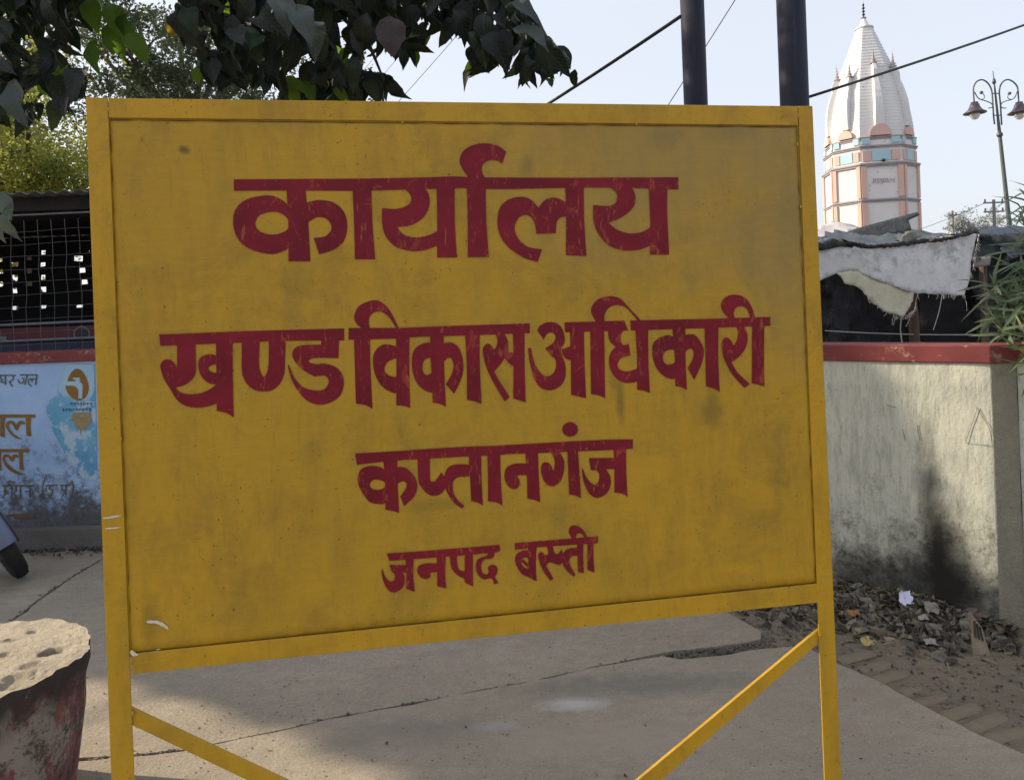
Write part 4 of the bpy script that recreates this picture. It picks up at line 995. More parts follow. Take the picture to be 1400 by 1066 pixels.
m = MB(); m.tube(sag(P(1128, 452, SY-.05), P(1400, 456, SY-.05), .02), .004, 5); m.tube(catmull([P(1233, 432, SY-.2), P(1231, 450, SY-.18), P(1234, 474, SY-.2)], 4), .004, 5); m.tube(catmull([P(1288, 402, SY-.2), P(1284, 425, SY-.2), P(1276, 451, SY-.2)], 4), .003, 5); m.build('string', m_fib, st)

# ---------------------------------------------------------------- SHED WITH WIRE MESH (left, behind the mural wall)
m_iron = simple('corrugated_iron', (.10, .11, .11), (.16, .16, .15), 2, .6, .2, metal=.3, c3=(.14, .07, .04), s3=3)
m_shd = simple('dark_wall', (.035, .033, .034), (.022, .021, .024), 1.5, .95, .4, .01, 20, spec=.15)  # near-black all over: back wall, side walls and fascia
m_rail = simple('grey_rail', (.16, .17, .19), (.11, .12, .14), 6, .6, .2, metal=.3)
HY = 6.0
xl, xr = -9.0, P(250, 400, HY).x
rz = P(60, 266, HY).z
sh = thing('open_shed', (-4.5, HY, -.09), 'dark open shed behind wire mesh under a corrugated iron roof', 'shed')
m = MB(); nx = 420; vs = []
for j, (Y, z) in enumerate(((HY-.12, rz), (HY+3.2, rz+.02))):
    for i in range(nx+1):
        x = xl + (xr-xl)*i/nx; vs.append((x, Y, z + .012*math.sin(x*2*math.pi/.118) + .006*noise.noise(Vector((x*2, 0, 0)))))
m.add(vs, [(i, i+1, nx+2+i, nx+1+i) for i in range(nx)])
o = m.build('roof', m_iron, sh, True); s_ = o.modifiers.new('sheet', 'SOLIDIFY'); s_.thickness = .004
m = MB(); m.box((xl, HY+.02, P(60, 284, HY).z-.02), (xr, HY+.09, rz-.02)); m.build('fascia', m_shd, sh)
BY = HY+3.0
def holewall():
    rects = []
    q7 = lambda x, y: (x/6.664, 340+y/6.664)
    for (x0, y0, x1, y1) in ((355,15,412,55),(350,125,412,165),(355,238,412,282),(350,348,420,392),(350,518,418,545),(225,72,290,105),(222,180,290,228),(218,300,290,335),(80,125,165,165),(88,240,160,290),(88,358,158,402),(90,525,165,555),
                         (655,66,752,108),(705,175,780,220),(725,282,800,325),(680,510,752,535),(-40,90,20,120),(-60,190,32,230),(-30,300,30,345),(790,12,815,42),(810,125,835,158)):
        a = P(*q7(x0, y0), BY); b_ = P(*q7(x1, y1), BY); rects.append((a.x, b_.z, b_.x, a.z))
    for k in range(14):
        for j in range(4): rects.append((xl+.3+k*.32, 2.0+j*.16, xl+.42+k*.32, 2.06+j*.16))
    rects = [r for i, r in enumerate(rects) if i < 21 or r[2] < rects[16][0]-.2]
    V = [Vector((xl, -.09)), Vector((xr, -.09)), Vector((xr, rz)), Vector((xl, rz))]; E = []; 
    for r in rects:
        b0 = len(V); V += [Vector((r[0]+rnd.uniform(-.01,.01), r[1])), Vector((r[2], r[1]+rnd.uniform(-.01,.01))), Vector((r[2]+rnd.uniform(-.01,.01), r[3])), Vector((r[0], r[3]))]
        E += [(b0, b0+1), (b0+1, b0+2), (b0+2, b0+3), (b0+3, b0)]
    res = delaunay_2d_cdt(V, E, [[0, 1, 2, 3]], 1, 1e-6)
    fs = []
    for f in res[2]:
        c = sum((res[0][i] for i in f), Vector((0, 0)))/len(f)
        if not any(r[0] < c.x < r[2] and r[1] < c.y < r[3] for r in rects): fs.append(tuple(f))
    mb = MB(); mb.add([(p.x, BY, p.y) for p in res[0]], fs); o = mb.build('pierced_wall', m_shd, sh)
    s_ = o.modifiers.new('wall', 'SOLIDIFY'); s_.thickness = .05
holewall()
m = MB(); m.box((xr, HY+.05, -.09), (xr+.12, BY, rz)); m.build('side_wall', m_shd, sh)
m = MB(); m.box((xl-.12, HY+.05, -.09), (xl, BY, rz)); m.build('side_wall', m_shd, sh)
m_mw = simple('mesh_wire', (.13, .15, .16), rough=.5, metal=.4, bump=0)
mesh_o = thing('wire_mesh_fence', (-4.6, HY-.25, -.09), 'square wire mesh screen on rails above the mural wall', 'fence')
MYY = HY-.25; z0m = P(60, 480, MYY).z-.15; z1m = P(60, 300, MYY).z
x = P(135, 400, MYY).x + .5; k = 0; mw = []
sp_ = 18.8/FPX*MYY; cnt = 0
while x > -7.2:
    m = MB(); pts = [(x + .006*noise.noise(Vector((x*3, i*.8, 2))) + .02*(noise.noise(Vector((x*.7, i*.3, 5)))), MYY + .01*noise.noise(Vector((x, i*.7, 0))), z0m+(z1m-z0m)*i/12) for i in range(13)]
    m.tube(pts, .0018, 4); m.build('wire', m_mw, mesh_o); x -= sp_; cnt += 1
for i in range(12):
    z = z0m + .10 + i*.0975; x0_, x1_ = -7.2, P(135, 400, MYY).x+.5
    if z > z1m: break
    m = MB(); pts = [(x0_+(x1_-x0_)*j/40, MYY+.002, z + .012*noise.noise(Vector((j*.25, i*3.1, 0))) + (x0_+(x1_-x0_)*j/40+4)*.018) for j in range(41)]
    m.tube(pts, .0018, 4); m.build('wire', m_mw, mesh_o)
for v in (443.5, 466, 294):
    zz = P(60, v, MYY).z; m = MB(); m.tube([(-7.2, MYY+.012, zz-.02), (x1_, MYY+.012, zz+.015)], .011 if v > 300 else .007, 8); m.build('rail', m_rail, mesh_o)
for u in (-420, -150, 175):
    c = P(u, 400, MYY); m = MB(); m.tube([(c.x, MYY+.03, -.09), (c.x, MYY+.03, z1m+.02)], .02, 8); m.build('post', m_rail, mesh_o)
# red board with round emblem inside the shed
m_rb = simple('red_board', (.12, .022, .03), (.08, .016, .025), 4, .7, .2); m_nb = simple('navy_board', (.02, .018, .05), (.03, .03, .06), 4, .7, .2)
RY = HY+.15
rb = thing('red_banner_board', (-4.5, RY, P(60, 466, RY).z), 'long dark red board with a round grey emblem inside the shed', 'board')
m = MB(); m.box((-7.5, RY, P(60, 464, RY).z), (xr-.1, RY+.02, P(60, 447, RY).z)); m.build('board', m_rb, rb)
m = MB(); m.box((-7.5, RY-.01, P(60, 486, RY).z), (xr-.1, RY+.02, P(60, 468, RY).z)); m.build('lower_board', m_nb, rb)
m_gp = simple('grey_print', (.17, .17, .18), rough=.8, bump=0); m_dp = simple('dark_print', (.04, .04, .05), rough=.8, bump=0)
c = P(112, 457, RY-.002); u = RY/FPX
m = MB()
for (ra, rb_, dy) in ((9.5, 11.5, 0),):
    K = 28; vs = [(c.x + math.cos(2*math.pi*i/K)*r_*u, RY-.004, max(P(60,464,RY).z, min(P(60,447,RY).z, c.z + math.sin(2*math.pi*i/K)*r_*u))) for r_ in (ra, rb_) for i in range(K)]
    m.add(vs, [(i, (i+1) % K, (i+1) % K+K, i+K) for i in range(K)])
m.build('round_emblem', m_gp, rb)
m = MB(); K = 20; m.add([(c.x, RY-.003, c.z)] + [(c.x + math.cos(2*math.pi*i/K)*8*u, RY-.003, c.z + math.sin(2*math.pi*i/K)*8*u*.85) for i in range(K)], [(0, 1+i, 1+(i+1) % K) for i in range(K)]); m.build('emblem_centre', m_dp, rb)
a = P(0, 468, RY-.006); m = MB(); m.box((a.x-.06, RY-.006, P(60, 465, RY).z), (a.x+.055, RY-.002, P(60, 457.5, RY).z)); m.build('notice', m_gp, rb)
m = MB(); xx = -4.2
while xx < c.x+.12:
    w = rnd.uniform(.012, .03); zc = P(60, 480.5, RY).z
    if rnd.random() > .25: m.box((xx, RY-.015, zc-.006), (xx+.005, RY-.011, zc+.012)); m.box((xx, RY-.015, zc+.009), (xx+w, RY-.011, zc+.013))
    xx += w + .006
tag(m.build('faint_lettering', m_gp, rb), kind='stuff')

# ---------------------------------------------------------------- FOLIAGE
def leaf_mesh(name, kind, L, Wd, k, m, droop=.25, fold=.25):
    """one leaf blade: base at origin, tip along +Y; UV x across, y along"""
    r_ = random.Random(k); nst = 6 if kind == 'broad' else 5
    prof = {'broad': [(0, .03), (.06, .32), (.14, .62), (.24, .87), (.35, .99), (.47, .98), (.59, .86), (.70, .68), (.80, .48), (.88, .28), (.94, .13), (1, .0)],
            'narrow': [(0, .2), (.2, .8), (.5, 1.0), (.8, .6), (1, .0)]}[kind]
    vs, uv, fs = [], [], []; tw = r_.uniform(-.35, .35)
    for i, (t, w) in enumerate(prof):
        bend = -droop * t*t * L + droop*.4*L*math.sin(t*3.1*(1+.5*math.sin(k))); ww = w*Wd/2
        ca = math.cos(tw*t); sa = math.sin(tw*t)
        for sx in (-1, -.55, 0, .55, 1):
            x = sx*ww*(1 + (.05*math.sin(t*31+k) if abs(sx) == 1 else 0)); z = abs(sx)**1.5*ww*fold*(1+.5*math.sin(t*4+k)) + (abs(sx)*.07*Wd*math.sin(t*(13 if kind == 'broad' else 4)+k*1.7+sx) if w > .2 else 0)
            vs.append((x*ca - z*sa, t*L, x*sa + z*ca + bend)); uv.append((.5+sx*.5*max(w, .05), t))
    n = len(prof)
    for i in range(n-1):
        for j in range(4): fs.append((i*5+j, i*5+j+1, (i+1)*5+j+1, (i+1)*5+j))
    me = bpy.data.meshes.new(name); me.from_pydata(vs, [], fs); me.update()
    l = me.uv_layers.new(name='UVMap')
    for p in me.polygons:
        for li in p.loop_indices: l.data[li].uv = uv[me.loops[li].vertex_index]
        p.use_smooth = True
    me.materials.append(m); return me, vs, fs, uv
def orient(pos, d, nrm, s=1.0):
    y = d.normalized(); x = y.cross(nrm).normalized(); z = x.cross(y)
    return Matrix.Translation(pos) @ Matrix(((x.x, y.x, z.x, 0), (x.y, y.y, z.y, 0), (x.z, y.z, z.z, 0), (0, 0, 0, 1))) @ Matrix.Scale(s, 4)
def joined(name, protos, mats4, parent, kind='stuff'):
    me0 = protos[0][0]; vs, fs, uvs = [], [], []
    for i, Mx in enumerate(mats4):
        _, v, f, u = protos[i % len(protos)]; b = len(vs)
        vs += [tuple(Mx @ Vector(p)) for p in v]; fs += [tuple(k+b for k in q) for q in f]; uvs += u
    me = bpy.data.meshes.new(name); me.from_pydata(vs, [], fs); me.update()
    l = me.uv_layers.new(name='UVMap'); idx = np.empty(len(me.loops), np.int32); me.loops.foreach_get('vertex_index', idx)
    l.data.foreach_set('uv', np.array(uvs, np.float32)[idx].ravel())
    me.polygons.foreach_set('use_smooth', [True]*len(me.polygons))
    me.materials.append(me0.materials[0]); o = link(name, me, None, parent); tag(o, kind=kind); return o
m_bark = simple('grey_bark', (.12, .10, .08), (.07, .06, .05), 6, .9, .7, .01, 30, stretch=(1, 1, .3), spec=.15)
m_twig = simple('green_brown_twig', (.05, .055, .03), (.035, .03, .02), 6, .8, .3)
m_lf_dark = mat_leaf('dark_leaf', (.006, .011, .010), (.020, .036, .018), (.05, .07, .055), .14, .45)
m_lf_lit = mat_leaf('sunlit_leaf', (.035, .085, .014), (.08, .14, .018), (.14, .20, .07), .40, .4)  # brighter copy of the leaf green, sunlight put into its colour
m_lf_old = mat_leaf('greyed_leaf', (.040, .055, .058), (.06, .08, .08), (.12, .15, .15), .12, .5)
m_lf_red = mat_leaf('purplish_leaf', (.035, .026, .034), (.045, .035, .04), (.02, .02, .025), .15, .5)
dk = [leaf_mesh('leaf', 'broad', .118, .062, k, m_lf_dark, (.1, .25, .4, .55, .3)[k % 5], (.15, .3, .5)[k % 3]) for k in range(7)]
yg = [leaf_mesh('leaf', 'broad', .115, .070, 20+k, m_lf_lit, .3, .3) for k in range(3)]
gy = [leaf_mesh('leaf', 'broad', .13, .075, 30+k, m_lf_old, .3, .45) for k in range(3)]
old0 = [leaf_mesh('leaf', 'broad', .10, .05, 41, mat_leaf('yellowed_leaf', (.22, .16, .02), (.26, .18, .03), (.3, .25, .1), .4, .5), .3, .4)]
rd = [leaf_mesh('leaf', 'broad', .115, .085, 40, m_lf_red, .1, .1)]

nt_root = thing('broadleaf_tree', (-4.9, 4.2, -.09), 'leafy tree whose dark broad leaves overhang the top left of the signboard', 'tree')
m = MB(); m.tube(catmull([(-4.9, 4.2, -.09), (-4.85, 4.2, 1.2), (-4.7, 4.1, 2.4), (-4.2, 3.7, 3.5), (-3.4, 3.0, 3.9)], 5), list(np.linspace(.16, .07, 21)), 12); m.build('trunk', m_bark, nt_root, True)
paths = [[P(-520, -330, 2.9), P(-100, -180, 2.85), P(250, -105, 2.75), P(480, -70, 2.65), P(640, -40, 2.6), P(715, 5, 2.55), P(745, 50, 2.5), P(775, 92, 2.5)],
         [P(-420, -300, 2.8), P(-150, -150, 2.5), P(-20, -40, 2.4), P(40, 40, 2.35), P(70, 110, 2.35)],
         [P(150, -130, 2.75), P(260, -60, 2.6), P(330, 20, 2.5), P(370, 80, 2.45), P(385, 125, 2.45)],
         [P(-60, -110, 2.5), P(60, -50, 2.5), P(130, 10, 2.55), P(165, 50, 2.6)],
         [P(430, -80, 2.65), P(470, -20, 2.6), P(500, 50, 2.6), P(525, 110, 2.6)],
         [P(560, -60, 2.6), P(600, -10, 2.55), P(650, 30, 2.5), P(690, 55, 2.5)]]
for i, p in enumerate(paths):
    c = catmull(p, 5); r0 = .045 if i == 0 else .016; m = MB(); m.tube(c, list(np.linspace(r0, .003, len(c))), 7); m.build('branch', m_twig, nt_root, True)
M1 = [(-140, -160), (-140, 178), (-30, 172), (0, 166), (14, 178), (34, 184), (55, 166), (62, 158), (70, 176), (84, 160), (112, 148), (122, 118), (108, 70), (118, 20), (150, -60), (150, -160)]
M2 = [(150, -160), (190, -40), (222, -10), (226, 26), (248, 58), (262, 96), (290, 118), (318, 130), (330, 118), (372, 130), (400, 112), (430, 122), (470, 118), (486, 134), (520, 132), (542, 137), (520, 108), (500, 92), (508, 74), (528, 66), (540, 84), (554, 90), (571, 82), (583, 60), (603, 68), (612, 44), (628, 46), (643, 66), (630, 112), (638, 118), (655, 88), (668, 99), (686, 84), (700, 108), (717, 118), (734, 110), (754, 120), (768, 100), (792, 128), (788, 100), (783, 74), (754, 52), (738, 36), (722, 4), (705, -50), (640, -160)]
holes = [(232, 12, 12, 10), (262, 118, 9, 9), (290, 55, 7, 9), (38, 62, 16, 13), (66, 52, 6, 6), (30, 92, 10, 6), (46, 128, 9, 9), (468, 52, 9, 7), (404, 92, 8, 12), (545, 36, 3, 4), (575, 35, 5, 6), (100, 60, 6, 10)]
def leaf_at(u, v, Yd, rng, dirb=0.0, flat=.5):
    p = P(u, v, Yd)
    d = Vector((rng.gauss(dirb, .5), rng.gauss(-.05, .45), -1.0)).normalized()
    nrm = Vector((rng.gauss(0, .7), -1.0 + rng.gauss(0, flat), rng.gauss(.35, .6))).normalized()
    return p, d, nrm
def scatter(mask, n, protos, rng, Y0, Y1, L=.12, edge=None, dirb=0):
    x0 = min(p[0] for p in mask); x1 = max(p[0] for p in mask); y0 = min(p[1] for p in mask); y1 = max(p[1] for p in mask)
    out = []; tries = 0
    while len(out) < n and tries < n*60:
        tries += 1; u = rng.uniform(x0, x1); v = rng.uniform(y0, y1)
        if not inside(mask, u, v): continue
        Yd = rng.uniform(Y0, Y1); p, d, nrm = leaf_at(u, v, Yd, rng, dirb); s = rng.uniform(.75, 1.12)
        tip = project(p + d*L*s); mid = project(p + d*L*s*.5); side = d.cross(nrm)*L*s*.22
        ok = inside(mask, tip[0], tip[1]-2) and inside(mask, *mid) and all(inside(mask, *project(p + d*L*s*.45 + side*q)) for q in (-.8, .8))
        if not ok: continue
        if any(any(((w[0]-h[0])/(h[2]+2))**2 + ((w[1]-h[1])/(h[3]+2))**2 < 1 for w in ((u, v), mid, tip)) for h in holes): continue
        out.append((orient(p, d, nrm, s), v))
    return out
M3 = [(380, 96), (430, 100), (470, 104), (508, 86), (535, 100), (546, 118), (548, 140), (380, 140)]
r3 = random.Random(21)
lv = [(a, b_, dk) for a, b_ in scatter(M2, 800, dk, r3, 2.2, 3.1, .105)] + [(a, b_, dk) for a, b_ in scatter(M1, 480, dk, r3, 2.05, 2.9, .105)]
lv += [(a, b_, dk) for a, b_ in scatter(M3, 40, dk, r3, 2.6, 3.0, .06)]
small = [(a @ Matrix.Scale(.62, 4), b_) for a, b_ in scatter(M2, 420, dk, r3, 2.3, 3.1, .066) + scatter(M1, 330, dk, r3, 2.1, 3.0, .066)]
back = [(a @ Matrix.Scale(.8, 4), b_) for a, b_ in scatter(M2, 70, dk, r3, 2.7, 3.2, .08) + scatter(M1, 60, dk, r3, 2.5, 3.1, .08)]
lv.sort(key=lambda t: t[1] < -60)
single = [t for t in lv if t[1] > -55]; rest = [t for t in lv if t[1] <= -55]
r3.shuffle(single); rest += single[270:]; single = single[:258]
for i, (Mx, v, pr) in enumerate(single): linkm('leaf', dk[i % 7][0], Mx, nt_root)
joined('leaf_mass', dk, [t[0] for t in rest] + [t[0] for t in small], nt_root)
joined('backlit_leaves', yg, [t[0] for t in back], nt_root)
for (u, v, Yd, d, nrm, pr, s) in (
    (150, 5, 2.5, (.35, 0, -1), (.2, -1, .5), yg, 1.0), (168, 18, 2.5, (.15, .2, -1), (-.3, -1, .2), yg, .9), (176, 45, 2.45, (.55, .1, -1), (.1, -1, .5), yg, .95), (160, 52, 2.5, (.2, 0, -1), (.3, -1, .4), yg, .6),
    (132, 55, 2.45, (-.2, 0, -1), (-.4, -1, .3), yg, .95), (148, 32, 2.55, (0, .3, -1), (.5, -1, .3), yg, .9), (120, -5, 2.5, (.2, 0, -1), (.2, -1, .5), yg, 1.0), (8, 60, 2.4, (0, 0, -1), (.4, -1, .3), yg, .9),
    (388, 112, 2.5, (.3, .1, -.5), (0, -1, .6), yg, .8), (560, 62, 2.7, (.3, .1, -.8), (.4, -1, .3), yg, .7), (581, 42, 2.7, (.1, 0, -1), (.3, -1, .4), yg, .45), (270, 92, 2.7, (-.1, 0, -1), (0, -1, .2), yg, .55),
    (385, 110, 2.5, (.9, .1, -.35), (0, -1, .5), yg, .8), (412, 112, 2.55, (.5, .1, -.7), (.3, -1, .5), yg, .75), (455, 122, 2.6, (.8, .1, -.5), (0, -1, .5), yg, .6), (238, 20, 2.6, (.1, 0, -1), (.3, -1, .3), yg, .6), (230, 30, 2.6, (.3, 0, -1), (.3, -1, .3), old0, .6), (375, -12, 2.15, (.35, -.1, -1), (.3, -1, .9), gy, 1.05), (400, 8, 2.15, (.55, -.2, -1), (.2, -1, .8), gy, 1.0), (422, 28, 2.2, (.3, -.2, -1), (.5, -1, .8), gy, .9), (700, 40, 2.2, (1, -.2, -.55), (.2, -1, 1.0), gy, 1.0), (690, 10, 2.2, (.8, -.3, -.35), (.1, -1, 1.1), gy, .9),
    (20, 108, 2.1, (.1, 0, -1), (-.3, -1, .8), gy, 1.05), (533, 22, 2.15, (.05, -.1, -1), (0, -1, .25), rd, 1.05),
    (-8, 262, 1.9, (.55, .1, -1), (.6, -.8, .3), gy, .62), (12, 288, 1.9, (.1, 0, -1), (-.2, -1, .2), gy, .62), (-14, 285, 1.95, (.25, 0, -1), (0, -1, .7), gy, .7)):
    Mx = orient(P(u, v, Yd), Vector(d).normalized(), Vector(nrm).normalized(), s); linkm('leaf', pr[r3.randrange(len(pr))][0], Mx, nt_root)
# the drooping twig of the low leaves
m = MB(); m.tube(catmull([P(-150, 60, 2.1), P(-60, 150, 2.0), P(-25, 220, 1.95), P(-5, 268, 1.92), P(2, 290, 1.9)], 5), list(np.linspace(.007, .002, 21)), 6); m.build('branch', m_twig, nt_root, True)

def mat_small(name, c1, c2, trans=.4):
    m, nt, b = newmat(name); n = N(nt)
    col = n.mix(n.ramp(n.noise(1.1, 4, .7), .35, .65), c1, c2)
    nt.links.new(col, b.inputs['Base Color']); b.inputs['Roughness'].default_value = .6
    tr = nt.nodes.new('ShaderNodeBsdfTranslucent'); nt.links.new(col, tr.inputs[0])
    mx = nt.nodes.new('ShaderNodeMixShader'); mx.inputs[0].default_value = trans
    nt.links.new(b.outputs[0], mx.inputs[1]); nt.links.new(tr.outputs[0], mx.inputs[2]); nt.links.new(mx.outputs[0], nt.nodes['Material Output'].inputs['Surface'])
    return m
def tree(base, lab, cc, rr, nclump, nleaf, size, m, seed, spread=.35, group=None, accept=None, trad=.22, jit=1.0, clear=None):
    r_ = random.Random(seed); rt = thing('tree', tuple(base), lab, 'tree', group); base = Vector(base); cc = Vector(cc)
    fork = base.lerp(cc - Vector((0, 0, rr[2]*.7)), .85)
    mb = MB(); pth = catmull([base, base.lerp(fork, .5) + Vector((r_.uniform(-.3, .3), 0, 0)), fork], 6); mb.tube(pth, list(np.linspace(trad, trad*.7, len(pth))), 10); mb.build('trunk', m_bark, rt, True)
    tips = []
    for k in range(7):
        a = 2*math.pi*k/7 + r_.uniform(-.3, .3); e = Vector((math.cos(a)*rr[0]*r_.uniform(.5, .95), math.sin(a)*rr[1]*r_.uniform(.5, .95), rr[2]*r_.uniform(-.5, .75)))
        end = cc + e; mid = fork.lerp(end, .5) + Vector((0, 0, r_.uniform(0, .25)*rr[2])); limb = catmull([fork, mid, end], 6)
        if clear is not None:
            for _ in range(60):
                if clear(limb): break
                a = r_.uniform(0, 6.28); f = r_.uniform(.3, .9); end = cc + Vector((math.cos(a)*rr[0]*f, math.sin(a)*rr[1]*f, rr[2]*r_.uniform(-.5, .75))); mid = fork.lerp(end, .5) + Vector((0, 0, r_.uniform(0, .25)*rr[2])); limb = catmull([fork, mid, end], 6)
            else: continue
        mb = MB(); mb.tube(limb, list(np.linspace(trad*.5, .02, len(limb))), 7)
        for q in range(4):
            s = limb[r_.randrange(3, len(limb))]; t = s + Vector((r_.uniform(-1, 1)*rr[0], r_.uniform(-1, 1)*rr[1], r_.uniform(-.5, .8)*rr[2]))*.45
            tw_ = catmull([s, s.lerp(t, .5)+Vector((0, 0, .1*rr[2]*r_.random())), t], 4)
            if clear is not None and not clear(tw_): continue
            mb.tube(tw_, list(np.linspace(trad*.16, .008, len(tw_))), 5)
            tips += [s.lerp(t, f) for f in (.5, .8, 1.0)]
        mb.build('limb', m_bark, rt, True); tips += limb[4:]
    vs = np.zeros((nleaf*4, 3), np.float32); cnt = 0; tries = 0; cl = []
    for _ in range(nclump):
        b_ = tips[r_.randrange(len(tips))]; u = Vector((r_.gauss(0, 1), r_.gauss(0, 1), r_.gauss(0, 1)))*spread*min(rr)*jit
        cl.append((b_ + u, r_.uniform(.25, .6)*spread*2))
    while cnt < nleaf and tries < nleaf*8:
        tries += 1; c, q = cl[r_.randrange(nclump)]
        if accept is not None and tries % 2:
            p = Vector((cc.x + r_.uniform(-1, 1)*rr[0], cc.y + r_.uniform(-1, 1)*rr[1], cc.z + r_.uniform(-1, 1)*rr[2]))
        else: p = c + Vector((r_.gauss(0, q), r_.gauss(0, q), r_.gauss(0, q*.7)))
        if accept is not None and not accept(p): continue
        a = Vector((r_.gauss(0, 1), r_.gauss(0, 1), r_.gauss(0, 1))).normalized(); b2 = a.cross(Vector((r_.gauss(0, 1), r_.gauss(0, 1), r_.gauss(0, 1)))).normalized()
        s = size*r_.uniform(.6, 1.25); vs[cnt*4:cnt*4+4] = [p - a*s*.5, p + b2*s*.26, p + a*s*.5, p - b2*s*.26]; cnt += 1
    vs = vs[:cnt*4]; me = bpy.data.meshes.new('crown'); me.from_pydata([tuple(v) for v in vs.tolist()], [], [(4*i, 4*i+1, 4*i+2, 4*i+3) for i in range(cnt)]); me.update(); me.materials.append(m)
    link('crown', me, None, rt); return rt
m_gg = mat_small('grey_green_foliage', (.07, .10, .055), (.10, .13, .07)); m_yg = mat_small('yellow_green_foliage', (.36, .36, .06), (.20, .24, .05), .55); m_dg = mat_small('deep_green_foliage', (.03, .05, .025), (.045, .07, .03))
c = P(255, 55, 19); tree((c.x-1, 19.5, -.09), 'large grey green tree with thin crooked limbs far behind the signboard', c, (3.6, 2.5, 2.6), 190, 20000, .125, m_gg, 3, .19)
c = P(40, 205, 13); tree((c.x-.5, 13.6, -.09), 'sunlit yellow green tree behind the corrugated shed roof', c, (2.2, 1.4, 1.25), 150, 15000, .085, m_yg, 4, .24, trad=.14)
c = P(-40, 70, 16); tree((c.x-.5, 16.5, -.09), 'dark green tree at the far left behind the overhanging leaves', c, (2.6, 2, 2.0), 120, 18000, .10, m_dg, 5, .3)
c = P(330, 150, 24); tree((c.x, 24.5, -.09), 'low bushy tree just above the top left edge of the signboard, farthest back', c, (5.5, 2, 1.6), 120, 14000, .16, m_gg, 6, .3, trad=.2)
c = P(-60, 262, 22); tree((c.x, 22.5, -.09), 'wide dark tree seen through the pierced wall of the shed', c, (5.5, 2, 1.8), 90, 12000, .16, m_yg, 9, .4, trad=.2)
for u, w, sd_, lab in ((1320, 1.6, 1, 'distant faint shrub right of the first far utility pole'), (1345, 3.0, 2, 'distant bare grey tree between the two far utility poles')):
    c = P(u, 308, 85); tree((c.x, 85, -.09), lab, c, (w, 1.5, 1.6), 30, 1800, .3, mat_small('hazy_foliage', (.30, .33, .32), (.36, .38, .37)), 50+sd_, .4, trad=.12)

# unseen trees left of the yard: leaves placed to shade it, sparing lit patches
KS = math.cos(SUN_EL)/math.sin(SUN_EL); sx, sy = S.x/math.cos(SUN_EL), S.y/math.cos(SUN_EL)
def foot(p): return (p.x - sx*KS*p.z, p.y - sy*KS*p.z)
litw = [foot(W_(*q)) for q in ((1190, 400), (1190, 503), (1228, 535), (1250, 570), (1270, 612), (1285, 665), (1300, 730), (1325, 800), (1440, 840), (1500, 400))]
allw = [foot(W_(*q)) for q in ((1000, 440), (1440, 430), (1440, 900), (1000, 860))]
bx = [-9, -3, -1.95, -.9, -.3, .3, 2.4, 2.9, 6]; by = [3.9, 3.6, 3.35, 2.85, 2.45, 2.1, 2.1, 2.4, 2.4]
def shade_ok(p):
    u, v = foot(p)
    if p.y > .3:
        q = project(p)
        if -40 < q[0] < 1440 and -60 < q[1] < 1100: return False
    u0, v0 = u + .03*noise.noise(p*3), v
    u += .10*noise.noise(p*1.5); v += .12*noise.noise(p*1.5 + Vector((7, 0, 0)))
    if any(inside(litw, u0+e, v0+f) for e, f in ((0, 0), (.07, 0), (-.07, 0), (0, .07), (0, -.05))): return False
    if inside(allw, u, v): return True
    return v > np.interp(u, bx, by)
def limb_clear(pts):
    for p in pts:
        u, v = foot(p)
        if any(inside(litw, u+e, v+f) for e in (-.2, 0, .2) for f in (-.15, 0, .15)): return False
        if -1.3 < u < -.3 and 1.6 < v < 2.6: return False
    return True
gS = 'unseen trees shaped to shade the yard'
for i, (bx_, by_, cx, cy, rx, ry, n_) in enumerate(((-10.4, 4.7, -9.6, 6.6, 4.6, 2.6, 36000), (-6.1, 3.9, -6.6, 5.6, 2.6, 1.9, 24000))):
    tree((bx_, by_, -.09), ('unseen spreading tree left of the yard beyond the planter, leaves placed for shade', 'unseen nearer tree left of the yard beside the planter, leaves placed for shade')[i], (cx, cy, 6.2), (rx, ry, .8), 60, n_, .19, m_dg, 70+i, .3, gS, shade_ok, clear=limb_clear)

# oleander at the right edge
m_ol = mat_leaf('oleander_leaf', (.07, .11, .065), (.12, .165, .095), (.22, .26, .18), .22, .4)
m_old = mat_leaf('oleander_dry_leaf', (.24, .22, .15), (.30, .27, .2), (.3, .28, .2), .2, .6)
ol = [leaf_mesh('leaf', 'narrow', .19, .019, 60+k, m_ol, (.15, .3, .5)[k % 3], .35) for k in range(6)]; old = [leaf_mesh('leaf', 'narrow', .17, .016, 70, m_old, .5, .4)]
base = Vector((2.78, 3.86, -.06)); pl = thing('oleander_shrub', tuple(base), 'oleander shrub with long narrow leaves leaning over the wall at the right edge', 'shrub')
r4 = random.Random(8)
tipsO = [((1402, 272), 3.4, (-.5, -.2, .7)), ((1420, 300), 3.35, (-.7, -.2, .5)), ((1398, 345), 3.4, (-.6, -.3, .6)), ((1352, 392), 3.45, (-.5, -.2, .5)), ((1395, 300), 3.5, (-.1, -.2, 1)), ((1412, 268), 3.4, (-.35, -.2, .8)), ((1388, 372), 3.5, (-.4, -.3, .7)), ((1404, 430), 3.3, (-.3, -.4, .3)), ((1380, 432), 3.45, (-.6, -.3, .3)),
         ((1368, 455), 3.4, (-.7, -.3, .2)), ((1398, 478), 3.25, (-.6, -.4, -.4)), ((1412, 350), 3.4, (-.2, -.3, .8)), ((1425, 400), 3.3, (-.2, -.5, .5)), ((1420, 470), 3.2, (-.4, -.4, -.1)), ((1372, 405), 3.6, (-.3, -.1, .6)), ((1450, 330), 3.4, (0, -.2, 1)), ((1455, 440), 3.2, (.1, -.4, .3)), ((1392, 410), 3.3, (-.2, -.6, .4)), ((1405, 500), 3.22, (-.4, -.4, -.8)), ((1362, 420), 3.5, (-.5, -.2, 0))]
cntl = 0
